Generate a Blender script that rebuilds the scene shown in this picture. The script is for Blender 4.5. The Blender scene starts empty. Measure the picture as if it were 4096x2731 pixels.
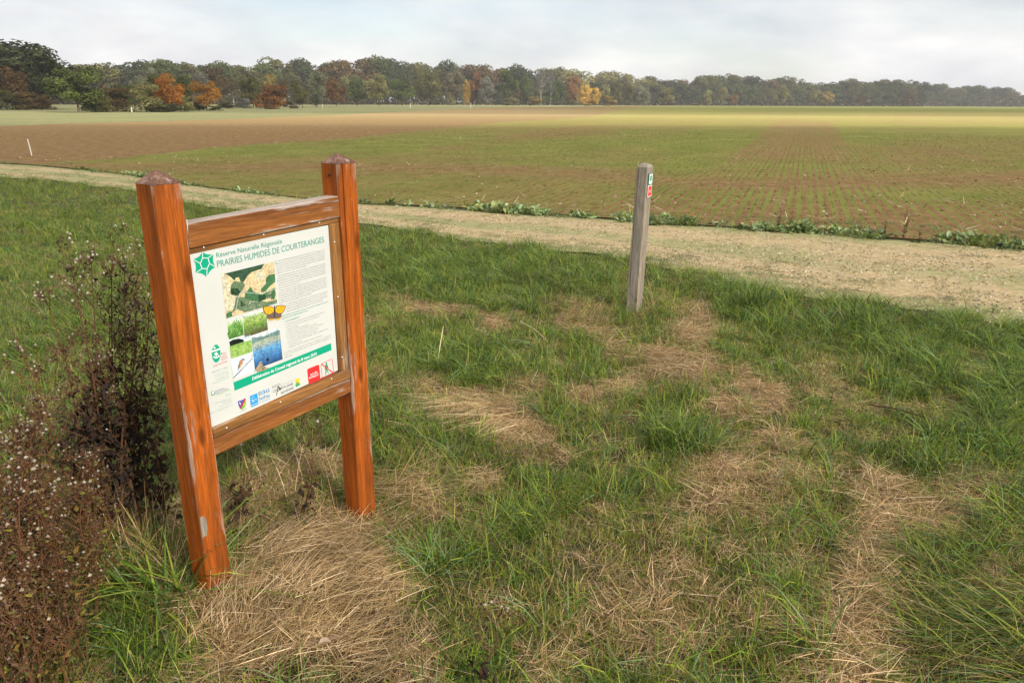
import bpy, math, random
import numpy as np
from mathutils import Matrix, Vector
random.seed(7); rng = np.random.default_rng(11)
sc = bpy.context.scene
COL = sc.collection

# ------------------------------------------------------------------ camera
F, PITCH, ROLL, H = 2981.9, 0.3099, 0.0051, 1.65
CX, CY = 2048.0, 1365.5
cp, sp, cr, sr = math.cos(PITCH), math.sin(PITCH), math.cos(ROLL), math.sin(ROLL)
FW = np.array([0, cp, -sp]); U0 = np.array([0, sp, cp]); R0 = np.array([1.0, 0, 0])
RT = cr * R0 + sr * U0; UP = -sr * R0 + cr * U0
cam = bpy.data.objects.new('camera', bpy.data.cameras.new('camera')); COL.objects.link(cam)
m = Matrix([[RT[i], UP[i], -FW[i]] for i in range(3)]).to_4x4(); m.translation = (0, 0, H)
cam.matrix_world = m
cam.data.sensor_width = 36; cam.data.lens = 36 * F / 4096
cam.data.clip_start = 0.05; cam.data.clip_end = 12000
sc.camera = cam

# ------------------------------------------------------------------ sun and sky
SUN_EL, SUN_AZ = math.radians(33), math.radians(138)      # azimuth clockwise from +Y
SUN_DIR = Vector((math.sin(SUN_AZ) * math.cos(SUN_EL), math.cos(SUN_AZ) * math.cos(SUN_EL), math.sin(SUN_EL)))
sl = bpy.data.lights.new('sun', 'SUN'); sl.energy = 5.0; sl.angle = math.radians(0.8); sl.color = (1, 0.93, 0.82)
so = bpy.data.objects.new('sun', sl); COL.objects.link(so)
so.rotation_euler = SUN_DIR.to_track_quat('Z', 'Y').to_euler(); so.location = (60, -60, 90)

def link(nt, a, b): nt.links.new(a, b)
world = bpy.data.worlds.new('World'); sc.world = world; world.use_nodes = True
nt = world.node_tree; N = nt.nodes; N.clear()
wo = N.new('ShaderNodeOutputWorld'); bg = N.new('ShaderNodeBackground'); bg.inputs[1].default_value = 0.1
sky = N.new('ShaderNodeTexSky'); sky.sky_type = 'NISHITA'; sky.sun_disc = False
sky.sun_elevation = SUN_EL; sky.sun_rotation = SUN_AZ
tc = N.new('ShaderNodeTexCoord'); sep = N.new('ShaderNodeSeparateXYZ'); link(nt, tc.outputs['Generated'], sep.inputs[0])
za = N.new('ShaderNodeMath'); za.operation = 'MAXIMUM'; za.inputs[1].default_value = 0.0; link(nt, sep.outputs[2], za.inputs[0])
zb = N.new('ShaderNodeMath'); zb.operation = 'ADD'; zb.inputs[1].default_value = 0.30; link(nt, za.outputs[0], zb.inputs[0])
dv = []
for k in (0, 1):
    d_ = N.new('ShaderNodeMath'); d_.operation = 'DIVIDE'; link(nt, sep.outputs[k], d_.inputs[0]); link(nt, zb.outputs[0], d_.inputs[1]); dv.append(d_)
cmb = N.new('ShaderNodeCombineXYZ'); link(nt, dv[0].outputs[0], cmb.inputs[0]); link(nt, dv[1].outputs[0], cmb.inputs[1])
n1 = N.new('ShaderNodeTexNoise'); n1.inputs['Scale'].default_value = 0.9; n1.inputs['Detail'].default_value = 5; n1.inputs['Roughness'].default_value = 0.5
n2 = N.new('ShaderNodeTexNoise'); n2.inputs['Scale'].default_value = 2.0; n2.inputs['Detail'].default_value = 6; n2.inputs['Roughness'].default_value = 0.52
mp1 = N.new('ShaderNodeMapping'); mp1.inputs['Location'].default_value = (0, 0, 0)
link(nt, cmb.outputs[0], mp1.inputs[0]); link(nt, mp1.outputs[0], n1.inputs[0]); link(nt, cmb.outputs[0], n2.inputs[0])
r1 = N.new('ShaderNodeValToRGB'); r1.color_ramp.elements[0].position = 0.39; r1.color_ramp.elements[1].position = 0.57
r1.color_ramp.elements[0].color = (0.45, 0.45, 0.45, 1); r1.color_ramp.elements[1].color = (1, 1, 1, 1)
link(nt, n1.outputs[0], r1.inputs[0])
r2 = N.new('ShaderNodeValToRGB'); r2.color_ramp.elements[0].position = 0.34; r2.color_ramp.elements[1].position = 0.64
r2.color_ramp.elements[0].color = (5.35, 5.45, 5.8, 1); r2.color_ramp.elements[1].color = (7.5, 7.4, 7.3, 1)
link(nt, n2.outputs[0], r2.inputs[0])
mx = N.new('ShaderNodeMix'); mx.data_type = 'RGBA'
link(nt, r1.outputs[0], mx.inputs[0]); link(nt, sky.outputs[0], mx.inputs[6]); link(nt, r2.outputs[0], mx.inputs[7])
link(nt, mx.outputs[2], bg.inputs[0]); link(nt, bg.outputs[0], wo.inputs[0])

sc.view_settings.view_transform = 'Standard'; sc.view_settings.look = 'None'
sc.view_settings.exposure = 0.52; sc.view_settings.gamma = 1.0; sc.view_settings.use_curve_mapping = False
sc.render.engine = 'CYCLES'
sc.cycles.max_bounces = 6; sc.cycles.diffuse_bounces = 3; sc.cycles.transparent_max_bounces = 8; sc.cycles.volume_bounces = 0
sc.cycles.use_denoising = True
try: sc.cycles.caustics_reflective = False; sc.cycles.caustics_refractive = False
except Exception: pass

# ------------------------------------------------------------------ measuring helpers
def ray(px, py):
    return RT * (px - CX) - UP * (py - CY) + FW * F
def G(px, py, z=0.0):
    d = ray(px, py); t = (z - H) / d[2]
    return np.array([d[0] * t, d[1] * t])
def project(x, y, z):
    d = [x, y, z - H]
    a = d[0] * RT[0] + d[1] * RT[1] + d[2] * RT[2]
    b = d[0] * UP[0] + d[1] * UP[1] + d[2] * UP[2]
    c = d[0] * FW[0] + d[1] * FW[1] + d[2] * FW[2]
    c = np.where(np.abs(c) < 1e-3, 1e-3, c)
    return CX + F * a / c, CY - F * b / c, c
def at_dist(px, py, D):
    """point at horizontal distance D seen at that pixel"""
    d = ray(px, py); t = D / math.hypot(d[0], d[1]); return np.array([d[0] * t, d[1] * t, H + d[2] * t])

def vnoise(x, y, s, seed=0):
    """smooth value noise 0..1"""
    x = np.asarray(x) / s + seed * 17.31; y = np.asarray(y) / s + seed * 7.77
    xi, yi = np.floor(x), np.floor(y); fx, fy = x - xi, y - yi
    def h(a, b):
        v = np.sin(a * 127.1 + b * 311.7 + seed * 3.3) * 43758.5453; return v - np.floor(v)
    fx = fx * fx * (3 - 2 * fx); fy = fy * fy * (3 - 2 * fy)
    return (h(xi, yi) * (1 - fx) + h(xi + 1, yi) * fx) * (1 - fy) + (h(xi, yi + 1) * (1 - fx) + h(xi + 1, yi + 1) * fx) * fy
def fbm(x, y, s, seed=0):
    return (vnoise(x, y, s, seed) * .55 + vnoise(x, y, s * .47, seed + 1) * .29 + vnoise(x, y, s * .21, seed + 2) * .16)

def blob(px, py, cx, cy, rx, ry, rot=0):
    """soft patch on the ground measured in the photograph, 1 inside .. 0 outside"""
    a = math.radians(rot); dx, dy = px - cx, py - cy
    u = (dx * math.cos(a) + dy * math.sin(a)) / rx; v = (-dx * math.sin(a) + dy * math.cos(a)) / ry
    return np.clip(1.6 - 1.3 * np.sqrt(u * u + v * v), 0, 1)
K = 4096 / 2352.0
# lying straw seen in the photograph: cx, cy, rx, ry, rot (2352-px overview units), strength
STRAW = [
 (1010,715,110,12,10,1),(1120,745,80,11,14,1),(1590,760,65,50,-40,1),(1500,830,60,30,0,1),(1570,850,120,45,8,1),
 (1400,780,70,35,20,.7),(1400,900,130,28,-5,.8),(1720,900,110,50,12,1),(1640,930,60,25,0,.8),(1330,720,60,40,0,.8),
 (1090,955,130,45,12,1),(1190,1000,90,40,22,1),(980,900,70,20,10,.8),(1230,890,60,14,0,.5),
 (1900,905,90,14,8,.6),(1660,1080,40,50,30,.9),(1640,1160,60,40,-30,.9),(1760,1090,60,30,20,.6),(1780,1010,80,25,20,.5),
 (2035,1150,45,60,-30,1),(2010,1250,42,80,10,1),(1985,1345,40,80,10,1),(1965,1450,48,90,8,1),(1945,1550,62,70,0,1),(1990,1300,40,60,0,1),(2080,1240,70,16,0,.3),
 (2060,940,110,10,10,.7),(1840,1250,60,14,0,.4),
 (950,1110,110,40,10,.9),(690,1090,90,60,0,.9),(640,1180,130,60,0,.9),(760,1210,140,60,0,1),(700,1270,180,60,-20,1),
 (790,1350,140,70,30,1),(620,1400,200,90,-15,1),(760,1480,240,100,10,1),(560,1510,160,80,0,1),(900,1530,110,50,30,1),(1020,1180,50,25,0,.5),
 (430,1210,110,110,0,.6),(1100,1100,120,20,8,.6),(1280,1250,140,50,0,.25),(1500,1350,200,100,0,.2),
 (2240,860,40,12,10,.5),(2180,930,50,10,10,.4),(2200,1130,110,90,-20,.45)]
def straw_mask(x, y, px, py):
    chain = np.maximum.reduce([blob(px / K, py / K, *q) for q in ((2030, 1190, 38, 60, -30), (2000, 1290, 42, 75, 10), (1975, 1380, 44, 75, 10), (1960, 1470, 52, 80, 6), (1945, 1560, 66, 70, 0), (1580, 760, 55, 40, -40), (1540, 840, 80, 36, 0))])
    m = np.zeros_like(px); px = px + (fbm(x, y, .45, 301) - .5) * 190; py = py + (fbm(x, y, .4, 302) - .5) * 100
    for cx, cy, rx, ry, ro, s in STRAW:
        m = np.maximum(m, s * blob(px, py, cx * K, cy * K, rx * K, ry * K, ro))
    m = np.maximum(m, chain)
    return np.clip(m * 1.0 + (fbm(x, y, .2, 5) - .5) * 1.1 * (m > .02), 0, 1)

# path edges from the photograph: far edge and near edge (overview units)
FAR_E = [(-500,372),(0,377),(100,383),(200,393),(330,408),(420,425),(560,443),(700,458),(830,470),(1020,480),(1180,491),(1400,507),(1600,522),(1800,533),(2050,552),(2352,574),(2900,612)]
NEAR_E = [(-500,398),(0,408),(150,418),(300,436),(420,462),(560,488),(720,506),(850,516),(960,532),(1060,556),(1200,568),(1330,578),(1480,604),(1640,640),(1800,668),(1940,694),(2100,716),(2352,752),(2900,830)]
def edge(lst, px): return np.interp(px / K, [a for a, b in lst], [b for a, b in lst]) * K

def hgt(x, y):
    x = np.asarray(x, float); y = np.asarray(y, float)
    near = np.clip((11 - np.hypot(x, y)) / 3, 0, 1)
    h = (fbm(x, y, .9, 21) - .5) * .045 + (vnoise(x, y, .17, 24) - .5) * .012
    def hump(cx, cy, r, a): return a * np.exp(-((x - cx) ** 2 + (y - cy) ** 2) / r ** 2)
    h = h * .8 + hump(-1.05, 2.2, .45, .035) - hump(-.62, 2.78, .3, .03) + hump(-.95, 1.95, .35, .03)
    return h * near

# ------------------------------------------------------------------ mesh helpers
def mk_mesh(name, V, Fs, mat=None, col=None, smooth=False, uv=None):
    me = bpy.data.meshes.new(name)
    V = np.asarray(V, dtype=np.float32).reshape(-1, 3)
    me.from_pydata(V.tolist() if len(V) < 50 else [tuple(v) for v in V.tolist()], [], [tuple(f) for f in Fs])
    if col is not None:
        a = me.color_attributes.new('Col', 'FLOAT_COLOR', 'POINT')
        c = np.ones((len(V), 4), np.float32); c[:, :3] = col; a.data.foreach_set('color', c.ravel())
    if mat is not None: me.materials.append(mat)
    if smooth: me.polygons.foreach_set('use_smooth', [True] * len(me.polygons))
    me.update(); return me
def link_obj(name, me, parent=None, kind=None, label=None, cat=None, group=None, loc=None, rot=None):
    o = bpy.data.objects.new(name, me); COL.objects.link(o)
    if parent is not None: o.parent = parent
    if kind: o['kind'] = kind
    if label: o['label'] = label
    if cat: o['category'] = cat
    if group: o['group'] = group
    if loc is not None: o.location = loc
    if rot is not None: o.rotation_euler = rot
    return o
class MB:
    def __init__(s): s.V = []; s.F = []; s.C = []
    def add(s, V, Fs, col=None):
        o = len(s.V); s.V += [tuple(map(float, v)) for v in V]; s.F += [tuple(i + o for i in f) for f in Fs]
        s.C += [tuple(col) if col is not None else (1, 1, 1)] * len(V)
    def tube(s, pts, rad, n=5, col=None):
        pts = [Vector(p) for p in pts]; rings = []
        if not hasattr(rad, '__len__'): rad = [rad] * len(pts)
        V = []
        for i, p in enumerate(pts):
            t = (pts[min(i + 1, len(pts) - 1)] - pts[max(i - 1, 0)]).normalized()
            a = t.cross(Vector((.31, .77, .2))).normalized(); b = t.cross(a)
            for k in range(n):
                an = 2 * math.pi * k / n; V.append(p + (a * math.cos(an) + b * math.sin(an)) * rad[i])
        Fs = []
        for i in range(len(pts) - 1):
            for k in range(n):
                Fs.append((i * n + k, i * n + (k + 1) % n, (i + 1) * n + (k + 1) % n, (i + 1) * n + k))
        Fs.append(tuple(range(n))[::-1]); Fs.append(tuple((len(pts) - 1) * n + k for k in range(n)))
        s.add(V, Fs, col)
    def mesh(s, name, mat, smooth=False): return mk_mesh(name, s.V, s.F, mat, s.C, smooth)

# ------------------------------------------------------------------ materials
def new_mat(name):
    m = bpy.data.materials.new(name); m.use_nodes = True; n = m.node_tree.nodes; n.clear()
    out = n.new('ShaderNodeOutputMaterial'); p = n.new('ShaderNodeBsdfPrincipled')
    m.node_tree.links.new(p.outputs[0], out.inputs[0]); p.inputs['Roughness'].default_value = .7
    p.inputs['Specular IOR Level'].default_value = .3
    return m, m.node_tree, p, out
def noise(t, vec, scale, detail=4, rough=.55, dist=0):
    n = t.nodes.new('ShaderNodeTexNoise'); n.inputs['Scale'].default_value = scale; n.inputs['Detail'].default_value = detail
    n.inputs['Roughness'].default_value = rough; n.inputs['Distortion'].default_value = dist
    if vec is not None: t.links.new(vec, n.inputs[0])
    return n.outputs[0]
def ramp(t, fac, stops):
    n = t.nodes.new('ShaderNodeValToRGB'); e = n.color_ramp.elements
    while len(e) < len(stops): e.new(.5)
    for i, (p, c) in enumerate(stops):
        e[i].position = p; e[i].color = (*c, 1) if hasattr(c, '__len__') else (c, c, c, 1)
    t.links.new(fac, n.inputs[0]); return n.outputs[0]
def mixc(t, fac, a, b, mode='MIX'):
    n = t.nodes.new('ShaderNodeMix'); n.data_type = 'RGBA'; n.blend_type = mode
    for s, v in ((n.inputs[0], fac), (n.inputs[6], a), (n.inputs[7], b)):
        if hasattr(v, 'links') or hasattr(v, 'is_linked'): t.links.new(v, s)
        elif hasattr(v, '__len__'): s.default_value = (*v, 1)
        else: s.default_value = v
    return n.outputs[2]
def mth(t, op, a, b=None, clamp=False):
    n = t.nodes.new('ShaderNodeMath'); n.operation = op; n.use_clamp = clamp
    for i, v in enumerate((a, b)):
        if v is None: continue
        if hasattr(v, 'is_linked'): t.links.new(v, n.inputs[i])
        else: n.inputs[i].default_value = v
    return n.outputs[0]
def mapping(t, vec, scale=(1, 1, 1), loc=(0, 0, 0), rot=(0, 0, 0)):
    n = t.nodes.new('ShaderNodeMapping'); n.inputs['Scale'].default_value = scale; n.inputs['Location'].default_value = loc; n.inputs['Rotation'].default_value = rot
    t.links.new(vec, n.inputs[0]); return n.outputs[0]
def coord(t, kind='Object'): return t.nodes.new('ShaderNodeTexCoord').outputs[kind]
def wpos(t): return t.nodes.new('ShaderNodeNewGeometry').outputs['Position']
def attr(t, name='Col'):
    n = t.nodes.new('ShaderNodeAttribute'); n.attribute_name = name; return n.outputs['Color']
def bump(t, p, h, strength=.5, dist=.01):
    n = t.nodes.new('ShaderNodeBump'); n.inputs['Strength'].default_value = strength; n.inputs['Distance'].default_value = dist
    t.links.new(h, n.inputs['Height']); t.links.new(n.outputs[0], p.inputs['Normal'])
def flat_mat(name, c, rough=.5, metal=0, spec=.4):
    m, t, p, o = new_mat(name); p.inputs['Base Color'].default_value = (*c, 1); p.inputs['Roughness'].default_value = rough
    p.inputs['Metallic'].default_value = metal; p.inputs['Specular IOR Level'].default_value = spec; return m

def blade_mat(name, trans=.3, rough=.45, spec=.35, jitter=.25):
    m, t, p, o = new_mat(name)
    oi = t.nodes.new('ShaderNodeObjectInfo')
    c = attr(t)
    big = noise(t, wpos(t), 1.7, 3)
    v = mth(t, 'ADD', mth(t, 'MULTIPLY', oi.outputs['Random'], jitter * 2), 1 - jitter)
    v = mth(t, 'MULTIPLY', v, mth(t, 'ADD', mth(t, 'MULTIPLY', big, .7), .65))
    col = mixc(t, 1.0, c, v, 'MULTIPLY')
    p.inputs['Roughness'].default_value = rough; p.inputs['Specular IOR Level'].default_value = spec
    t.links.new(col, p.inputs['Base Color'])
    if trans:
        tr = t.nodes.new('ShaderNodeBsdfTranslucent'); t.links.new(col, tr.inputs[0])
        ms = t.nodes.new('ShaderNodeMixShader'); ms.inputs[0].default_value = trans
        t.links.new(p.outputs[0], ms.inputs[1]); t.links.new(tr.outputs[0], ms.inputs[2]); t.links.new(ms.outputs[0], o.inputs[0])
    return m
M_GRASS = blade_mat('grass_blade', .20, .45, .2, .34)
M_STRAW = blade_mat('dry_straw', .12, .7, .12, .38)

# ground under the grass
M_GROUND, t, p, o = new_mat('meadow_soil')
w = wpos(t)
a = ramp(t, noise(t, w, 9, 6, .65), [(.3, (.02, .014, .006)), (.52, (.055, .04, .018)), (.72, (.15, .11, .05))])
b = ramp(t, noise(t, w, 60, 4, .7), [(.35, (.03, .03, .012)), (.6, (.075, .10, .03)), (.8, (.20, .16, .09))])
t.links.new(mixc(t, ramp(t, noise(t, w, 3, 4), [(.35, 0.25), (.65, .8)]), a, b), p.inputs['Base Color'])
p.inputs['Roughness'].default_value = .95; bump(t, p, noise(t, w, 70, 5, .7), .8, .02)

# gravel track with mossy turf growing over it
M_PATH, t, p, o = new_mat('gravel_track')
w = wpos(t)
st = t.nodes.new('ShaderNodeTexVoronoi'); st.inputs['Scale'].default_value = 34; t.links.new(w, st.inputs['Vector'])
sep_ = t.nodes.new('ShaderNodeSeparateColor'); t.links.new(st.outputs['Color'], sep_.inputs[0])
grav = ramp(t, sep_.outputs[0], [(0, (.25, .17, .08)), (.35, (.37, .265, .13)), (.7, (.48, .36, .185)), (1, (.66, .57, .38))])
fine = ramp(t, noise(t, w, 120, 3, .7), [(.3, (.28, .19, .085)), (.7, (.52, .39, .20))])
gr = mixc(t, .45, grav, fine)
gr = mixc(t, ramp(t, noise(t, w, 2.2, 4), [(.35, 0.0), (.62, .5)]), gr, (.36, .28, .155))
at_ = attr(t, 'moss'); sepm = t.nodes.new('ShaderNodeSeparateColor'); t.links.new(at_, sepm.inputs[0])
mossf = mth(t, 'ADD', sepm.outputs[0], mth(t, 'MULTIPLY', mth(t, 'SUBTRACT', noise(t, mapping(t, w, (1, 1.6, 1)), 4.5, 6, .7), .5), 1.9))
mossf = ramp(t, mossf, [(.42, 0), (.75, .85)])
moss = ramp(t, noise(t, w, 45, 4, .7), [(.3, (.16, .17, .055)), (.7, (.34, .33, .14))])
sf = mth(t, 'ADD', sepm.outputs[1], mth(t, 'MULTIPLY', mth(t, 'SUBTRACT', noise(t, w, 3.2, 6, .7), .5), 2.2))
gr = mixc(t, ramp(t, sf, [(.45, 0), (.8, .85)]), gr, (.17, .105, .055))
t.links.new(mixc(t, mossf, gr, moss), p.inputs['Base Color']); p.inputs['Roughness'].default_value = .95
bump(t, p, mth(t, 'ADD', st.outputs['Distance'], noise(t, w, 90, 3)), .4, .008)

# sown field: brown soil, rows of green shoots; crop density and a painted sun strip held per vertex
M_FIELD, t, p, o = new_mat('sown_field')
w = wpos(t)
ROW_ANG = math.atan2(.35, .937)
wr = mapping(t, w, rot=(0, 0, ROW_ANG))
soil = ramp(t, noise(t, w, 2.6, 8, .72), [(.3, (.115, .060, .020)), (.5, (.195, .112, .040)), (.7, (.31, .205, .095))])
soil = mixc(t, ramp(t, noise(t, w, 15, 5, .75), [(.5, 0), (.74, .85)]), soil, (.42, .31, .19))
rows = t.nodes.new('ShaderNodeTexWave'); rows.bands_direction = 'X'; rows.inputs['Scale'].default_value = 1.75; rows.inputs['Distortion'].default_value = .5; rows.inputs['Detail'].default_value = 2
t.links.new(wr, rows.inputs[0])
crop = attr(t, 'crop'); sc_ = t.nodes.new('ShaderNodeSeparateColor'); t.links.new(crop, sc_.inputs[0])
streak = noise(t, mapping(t, wr, (1.4, .05, 1)), 1.0, 4, .6)
g = mth(t, 'ADD', sc_.outputs[0], mth(t, 'MULTIPLY', mth(t, 'SUBTRACT', rows.outputs[0], .5), .55))
g = mth(t, 'ADD', g, mth(t, 'MULTIPLY', mth(t, 'SUBTRACT', streak, .5), .75))
g = mth(t, 'ADD', g, mth(t, 'MULTIPLY', mth(t, 'SUBTRACT', noise(t, mapping(t, wr, (1, .45, 1)), 4, 8, .8), .5), 1.3))
gf = ramp(t, g, [(.38, 0), (.8, .9)])
green = ramp(t, noise(t, w, .5, 5, .6), [(.35, (.135, .165, .026)), (.65, (.215, .225, .05))])
green = mixc(t, sc_.outputs[1], green, (.50, .48, .13))  # strip of sunshine put into the crop colour
soil = mixc(t, sc_.outputs[1], soil, (.47, .36, .17))  # same sunny tint put into the soil colour
t.links.new(mixc(t, gf, soil, green), p.inputs['Base Color']); p.inputs['Roughness'].default_value = 1; p.inputs['Specular IOR Level'].default_value = .1
bump(t, p, noise(t, w, 9, 6, .75), .9, .06)

M_MEADOW, t, p, o = new_mat('pale_meadow')
w = wpos(t)
t.links.new(mixc(t, ramp(t, noise(t, w, .12, 6, .65), [(.4, 0), (.65, .8)]),
    ramp(t, noise(t, w, 1.5, 7, .75), [(.3, (.16, .17, .065)), (.7, (.36, .33, .18))]), (.30, .30, .12)), p.inputs['Base Color'])
p.inputs['Roughness'].default_value = 1; p.inputs['Specular IOR Level'].default_value = .1; bump(t, p, noise(t, w, 3, 6, .8), 1, .2)

def wood_mat(name, base, dark, pale, wear=.5, wornpos=.62, top=False, seed=0, edge=None):
    """stained timber; local z (or x) is the grain direction"""
    m, t, p, o = new_mat(name); c = coord(t)
    gm = mapping(t, c, (38, 38, 1.6) if not top else (1.6, 38, 38), (seed, seed * 2, seed * 3))
    g1 = noise(t, gm, 1.0, 6, .6, .6); g2 = noise(t, mapping(t, c, (7, 7, 1.1) if not top else (1.1, 7, 7), (seed * 2, 0, seed)), 1.3, 4, .5)
    col = mixc(t, ramp(t, g2, [(.36, .0), (.64, 1)]), base, dark)
    col = mixc(t, ramp(t, g1, [(.4, .0), (.64, .6)]), col, tuple(v * (.62 if base[0] > base[2] * 2 else .78) for v in dark))
    fl = noise(t, mapping(t, c, (60, 60, 5) if not top else (5, 60, 60), (seed, 3, 1)), 1, 6, .7, .3)
    big = noise(t, mapping(t, c, (5, 5, 1.5) if not top else (2.5, 5, 5), (seed, 9, 2)), 1, 3)
    nrm = t.nodes.new('ShaderNodeNewGeometry').outputs['Normal']; sn = t.nodes.new('ShaderNodeSeparateXYZ'); t.links.new(nrm, sn.inputs[0])
    up_ = mth(t, 'MULTIPLY', ramp(t, sn.outputs[2], [(.3, 0), (.85, 1)]), .085 if top else .05)
    f_ = mth(t, 'ADD', mth(t, 'ADD', mth(t, 'MULTIPLY', fl, .55), mth(t, 'MULTIPLY', big, .45)), up_)
    if edge:
        so_ = t.nodes.new('ShaderNodeSeparateXYZ'); t.links.new(c, so_.inputs[0])
        if top: e_ = mth(t, 'MULTIPLY', mth(t, 'SUBTRACT', mth(t, 'ABSOLUTE', so_.outputs[2]), edge[0]), edge[1], True)
        else:
            e_ = mth(t, 'MULTIPLY', mth(t, 'SUBTRACT', mth(t, 'MINIMUM', mth(t, 'ABSOLUTE', so_.outputs[0]), mth(t, 'ABSOLUTE', so_.outputs[1])), edge[0]), edge[1], True)
            e_ = mth(t, 'ADD', e_, mth(t, 'MULTIPLY', mth(t, 'SUBTRACT', so_.outputs[2], 1.16), 1.6, True))
        f_ = mth(t, 'ADD', f_, mth(t, 'MULTIPLY', mth(t, 'MINIMUM', e_, 1.0), .075))
    f_ = ramp(t, f_, [(wornpos, 0), (wornpos + .05, wear)])
    col = mixc(t, f_, col, pale)
    t.links.new(col, p.inputs['Base Color'])
    g3 = noise(t, mapping(t, c, (150, 150, 9) if not top else (9, 150, 150), (seed, 1, 4)), 1, 4, .7)
    col = mixc(t, 1, col, ramp(t, g3, [(.3, .55), (.55, 1.0), (.75, 1.35)]), 'MULTIPLY')
    kn = t.nodes.new('ShaderNodeTexVoronoi'); kn.inputs['Scale'].default_value = 1; t.links.new(mapping(t, c, (9, 9, 3.3) if not top else (3.3, 9, 9), (seed + .3, 0, .2)), kn.inputs['Vector'])
    col = mixc(t, ramp(t, kn.outputs['Distance'], [(.06, .8), (.15, 0)]), col, tuple(v * .35 for v in dark)); t.links.new(col, p.inputs['Base Color'])
    t.links.new(mth(t, 'ADD', mth(t, 'MULTIPLY', f_, .25), .68), p.inputs['Roughness'])
    p.inputs['Specular IOR Level'].default_value = .13
    bump(t, p, mth(t, 'ADD', g1, mth(t, 'MULTIPLY', f_, .6)), .45, .002)
    return m
M_POST = wood_mat('stained_post', (.46, .108, .011), (.28, .072, .012), (.42, .34, .27), .6, .575, edge=(.030, 90))
M_RAIL = wood_mat('weathered_rail', (.34, .125, .030), (.23, .085, .026), (.44, .38, .33), .85, .54, top=True, seed=4, edge=(.018, 70))
M_STRIP = wood_mat('frame_strip', (.36, .17, .055), (.20, .085, .025), (.48, .38, .27), .7, .60, top=True, seed=8)
M_STRIPV = wood_mat('frame_strip_upright', (.36, .17, .055), (.20, .085, .025), (.48, .38, .27), .7, .58, seed=8)
M_CAP = wood_mat('bare_cap', (.25, .135, .095), (.14, .07, .05), (.42, .34, .28), .7, .53, seed=2)
M_GREY = wood_mat('grey_timber', (.33, .285, .225), (.28, .24, .19), (.42, .37, .30), .4, .58, seed=5)
M_GREYL = wood_mat('grey_timber_edge', (.42, .34, .25), (.36, .29, .21), (.5, .44, .36), .5, .6, seed=6)
M_SCREW = flat_mat('steel_screw', (.7, .7, .68), .3, .9)
M_DARK = flat_mat('dark_crack', (.03, .018, .01), .9)
M_PANEL, t, p, o = new_mat('white_panel')
pn = noise(t, coord(t), 5, 4)
t.links.new(ramp(t, pn, [(.3, (.585, .60, .57)), (.7, (.63, .64, .61))]), p.inputs['Base Color'])
p.inputs['Roughness'].default_value = .35
M_PRINT, t, p, o = new_mat('print_ink'); t.links.new(attr(t), p.inputs['Base Color']); p.inputs['Roughness'].default_value = .4
M_PHOTO, t, p, o = new_mat('print_photo'); c = coord(t)
sp_ = noise(t, c, 160, 4, .7); sp2 = noise(t, c, 45, 3, .6)
t.links.new(mixc(t, 1, attr(t), ramp(t, mth(t, 'ADD', mth(t, 'MULTIPLY', sp_, .7), mth(t, 'MULTIPLY', sp2, .3)), [(.3, (.35, .35, .3)), (.5, (1, 1, 1)), (.72, (1.7, 1.6, 1.4))]), 'MULTIPLY'), p.inputs['Base Color']); p.inputs['Roughness'].default_value = .4

# ------------------------------------------------------------------ GROUND SHEETS
def axis(segs):
    out = []
    for a, b, s in segs: out += list(np.arange(a, b, s))
    return np.array(out + [segs[-1][1]])
def sheet(name, xs, ys, zf, mat, keep=None, attrs=None, kind='structure'):
    X, Y = np.meshgrid(xs, ys, indexing='ij'); nx, ny = X.shape
    Z = zf(X, Y); V = np.stack([X, Y, Z], -1).reshape(-1, 3)
    i, j = np.meshgrid(np.arange(nx - 1), np.arange(ny - 1), indexing='ij')
    a = (i * ny + j).ravel(); q = np.stack([a, a + ny, a + ny + 1, a + 1], -1)
    me = mk_mesh(name, V, q.tolist(), mat, smooth=True)
    return link_obj(name, me, kind=kind)
xs = axis([(-4000, -400, 400), (-400, -40, 40), (-40, -8, 4), (-8, -4, .5), (-4, 6, .06), (6, 10, .5), (10, 40, 4), (40, 400, 40), (400, 4000, 400)])
ys = axis([(-3000, -300, 300), (-300, -20, 35), (-20, 0, 2), (0, 1.2, .3), (1.2, 9, .06), (9, 14, .5), (14, 50, 4), (50, 400, 35), (400, 6000, 400)])
sheet('ground', xs, ys, lambda X, Y: hgt(X, Y) - .012, M_GROUND)

def ribbon(name, top, bot, n, rows_, z, mat, wob=0, attrs=None, xr=(-700, 3300), seed=0):
    """strip of ground between two edges measured along the photograph"""
    V = []; A = []
    pxs = np.linspace(xr[0], xr[1], n) * K
    for k, px in enumerate(pxs):
        a = G(px, edge(bot, px)); b = G(px, edge(top, px))
        for r in range(rows_ + 1):
            s = r / rows_; q = a * (1 - s) + b * s
            wv = (fbm(q[0], q[1], .5, seed + 3) - .5) * wob
            if r == 0: q = q - np.array([0, wv])
            if r == rows_: q = q + np.array([0, wv * .4])
            V.append((q[0], q[1], float(hgt(q[0], q[1])) * .4 + z)); A.append(s)
    Fs = [(k * (rows_ + 1) + r, (k + 1) * (rows_ + 1) + r, (k + 1) * (rows_ + 1) + r + 1, k * (rows_ + 1) + r + 1) for k in range(n - 1) for r in range(rows_)]
    me = mk_mesh(name, V, Fs, mat, smooth=True)
    return me, np.array(V), np.array(A)
me, V, A = ribbon('path', FAR_E, NEAR_E, 400, 24, .006, M_PATH, wob=.5)
px, py, _ = project(V[:, 0], V[:, 1], V[:, 2])
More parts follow.
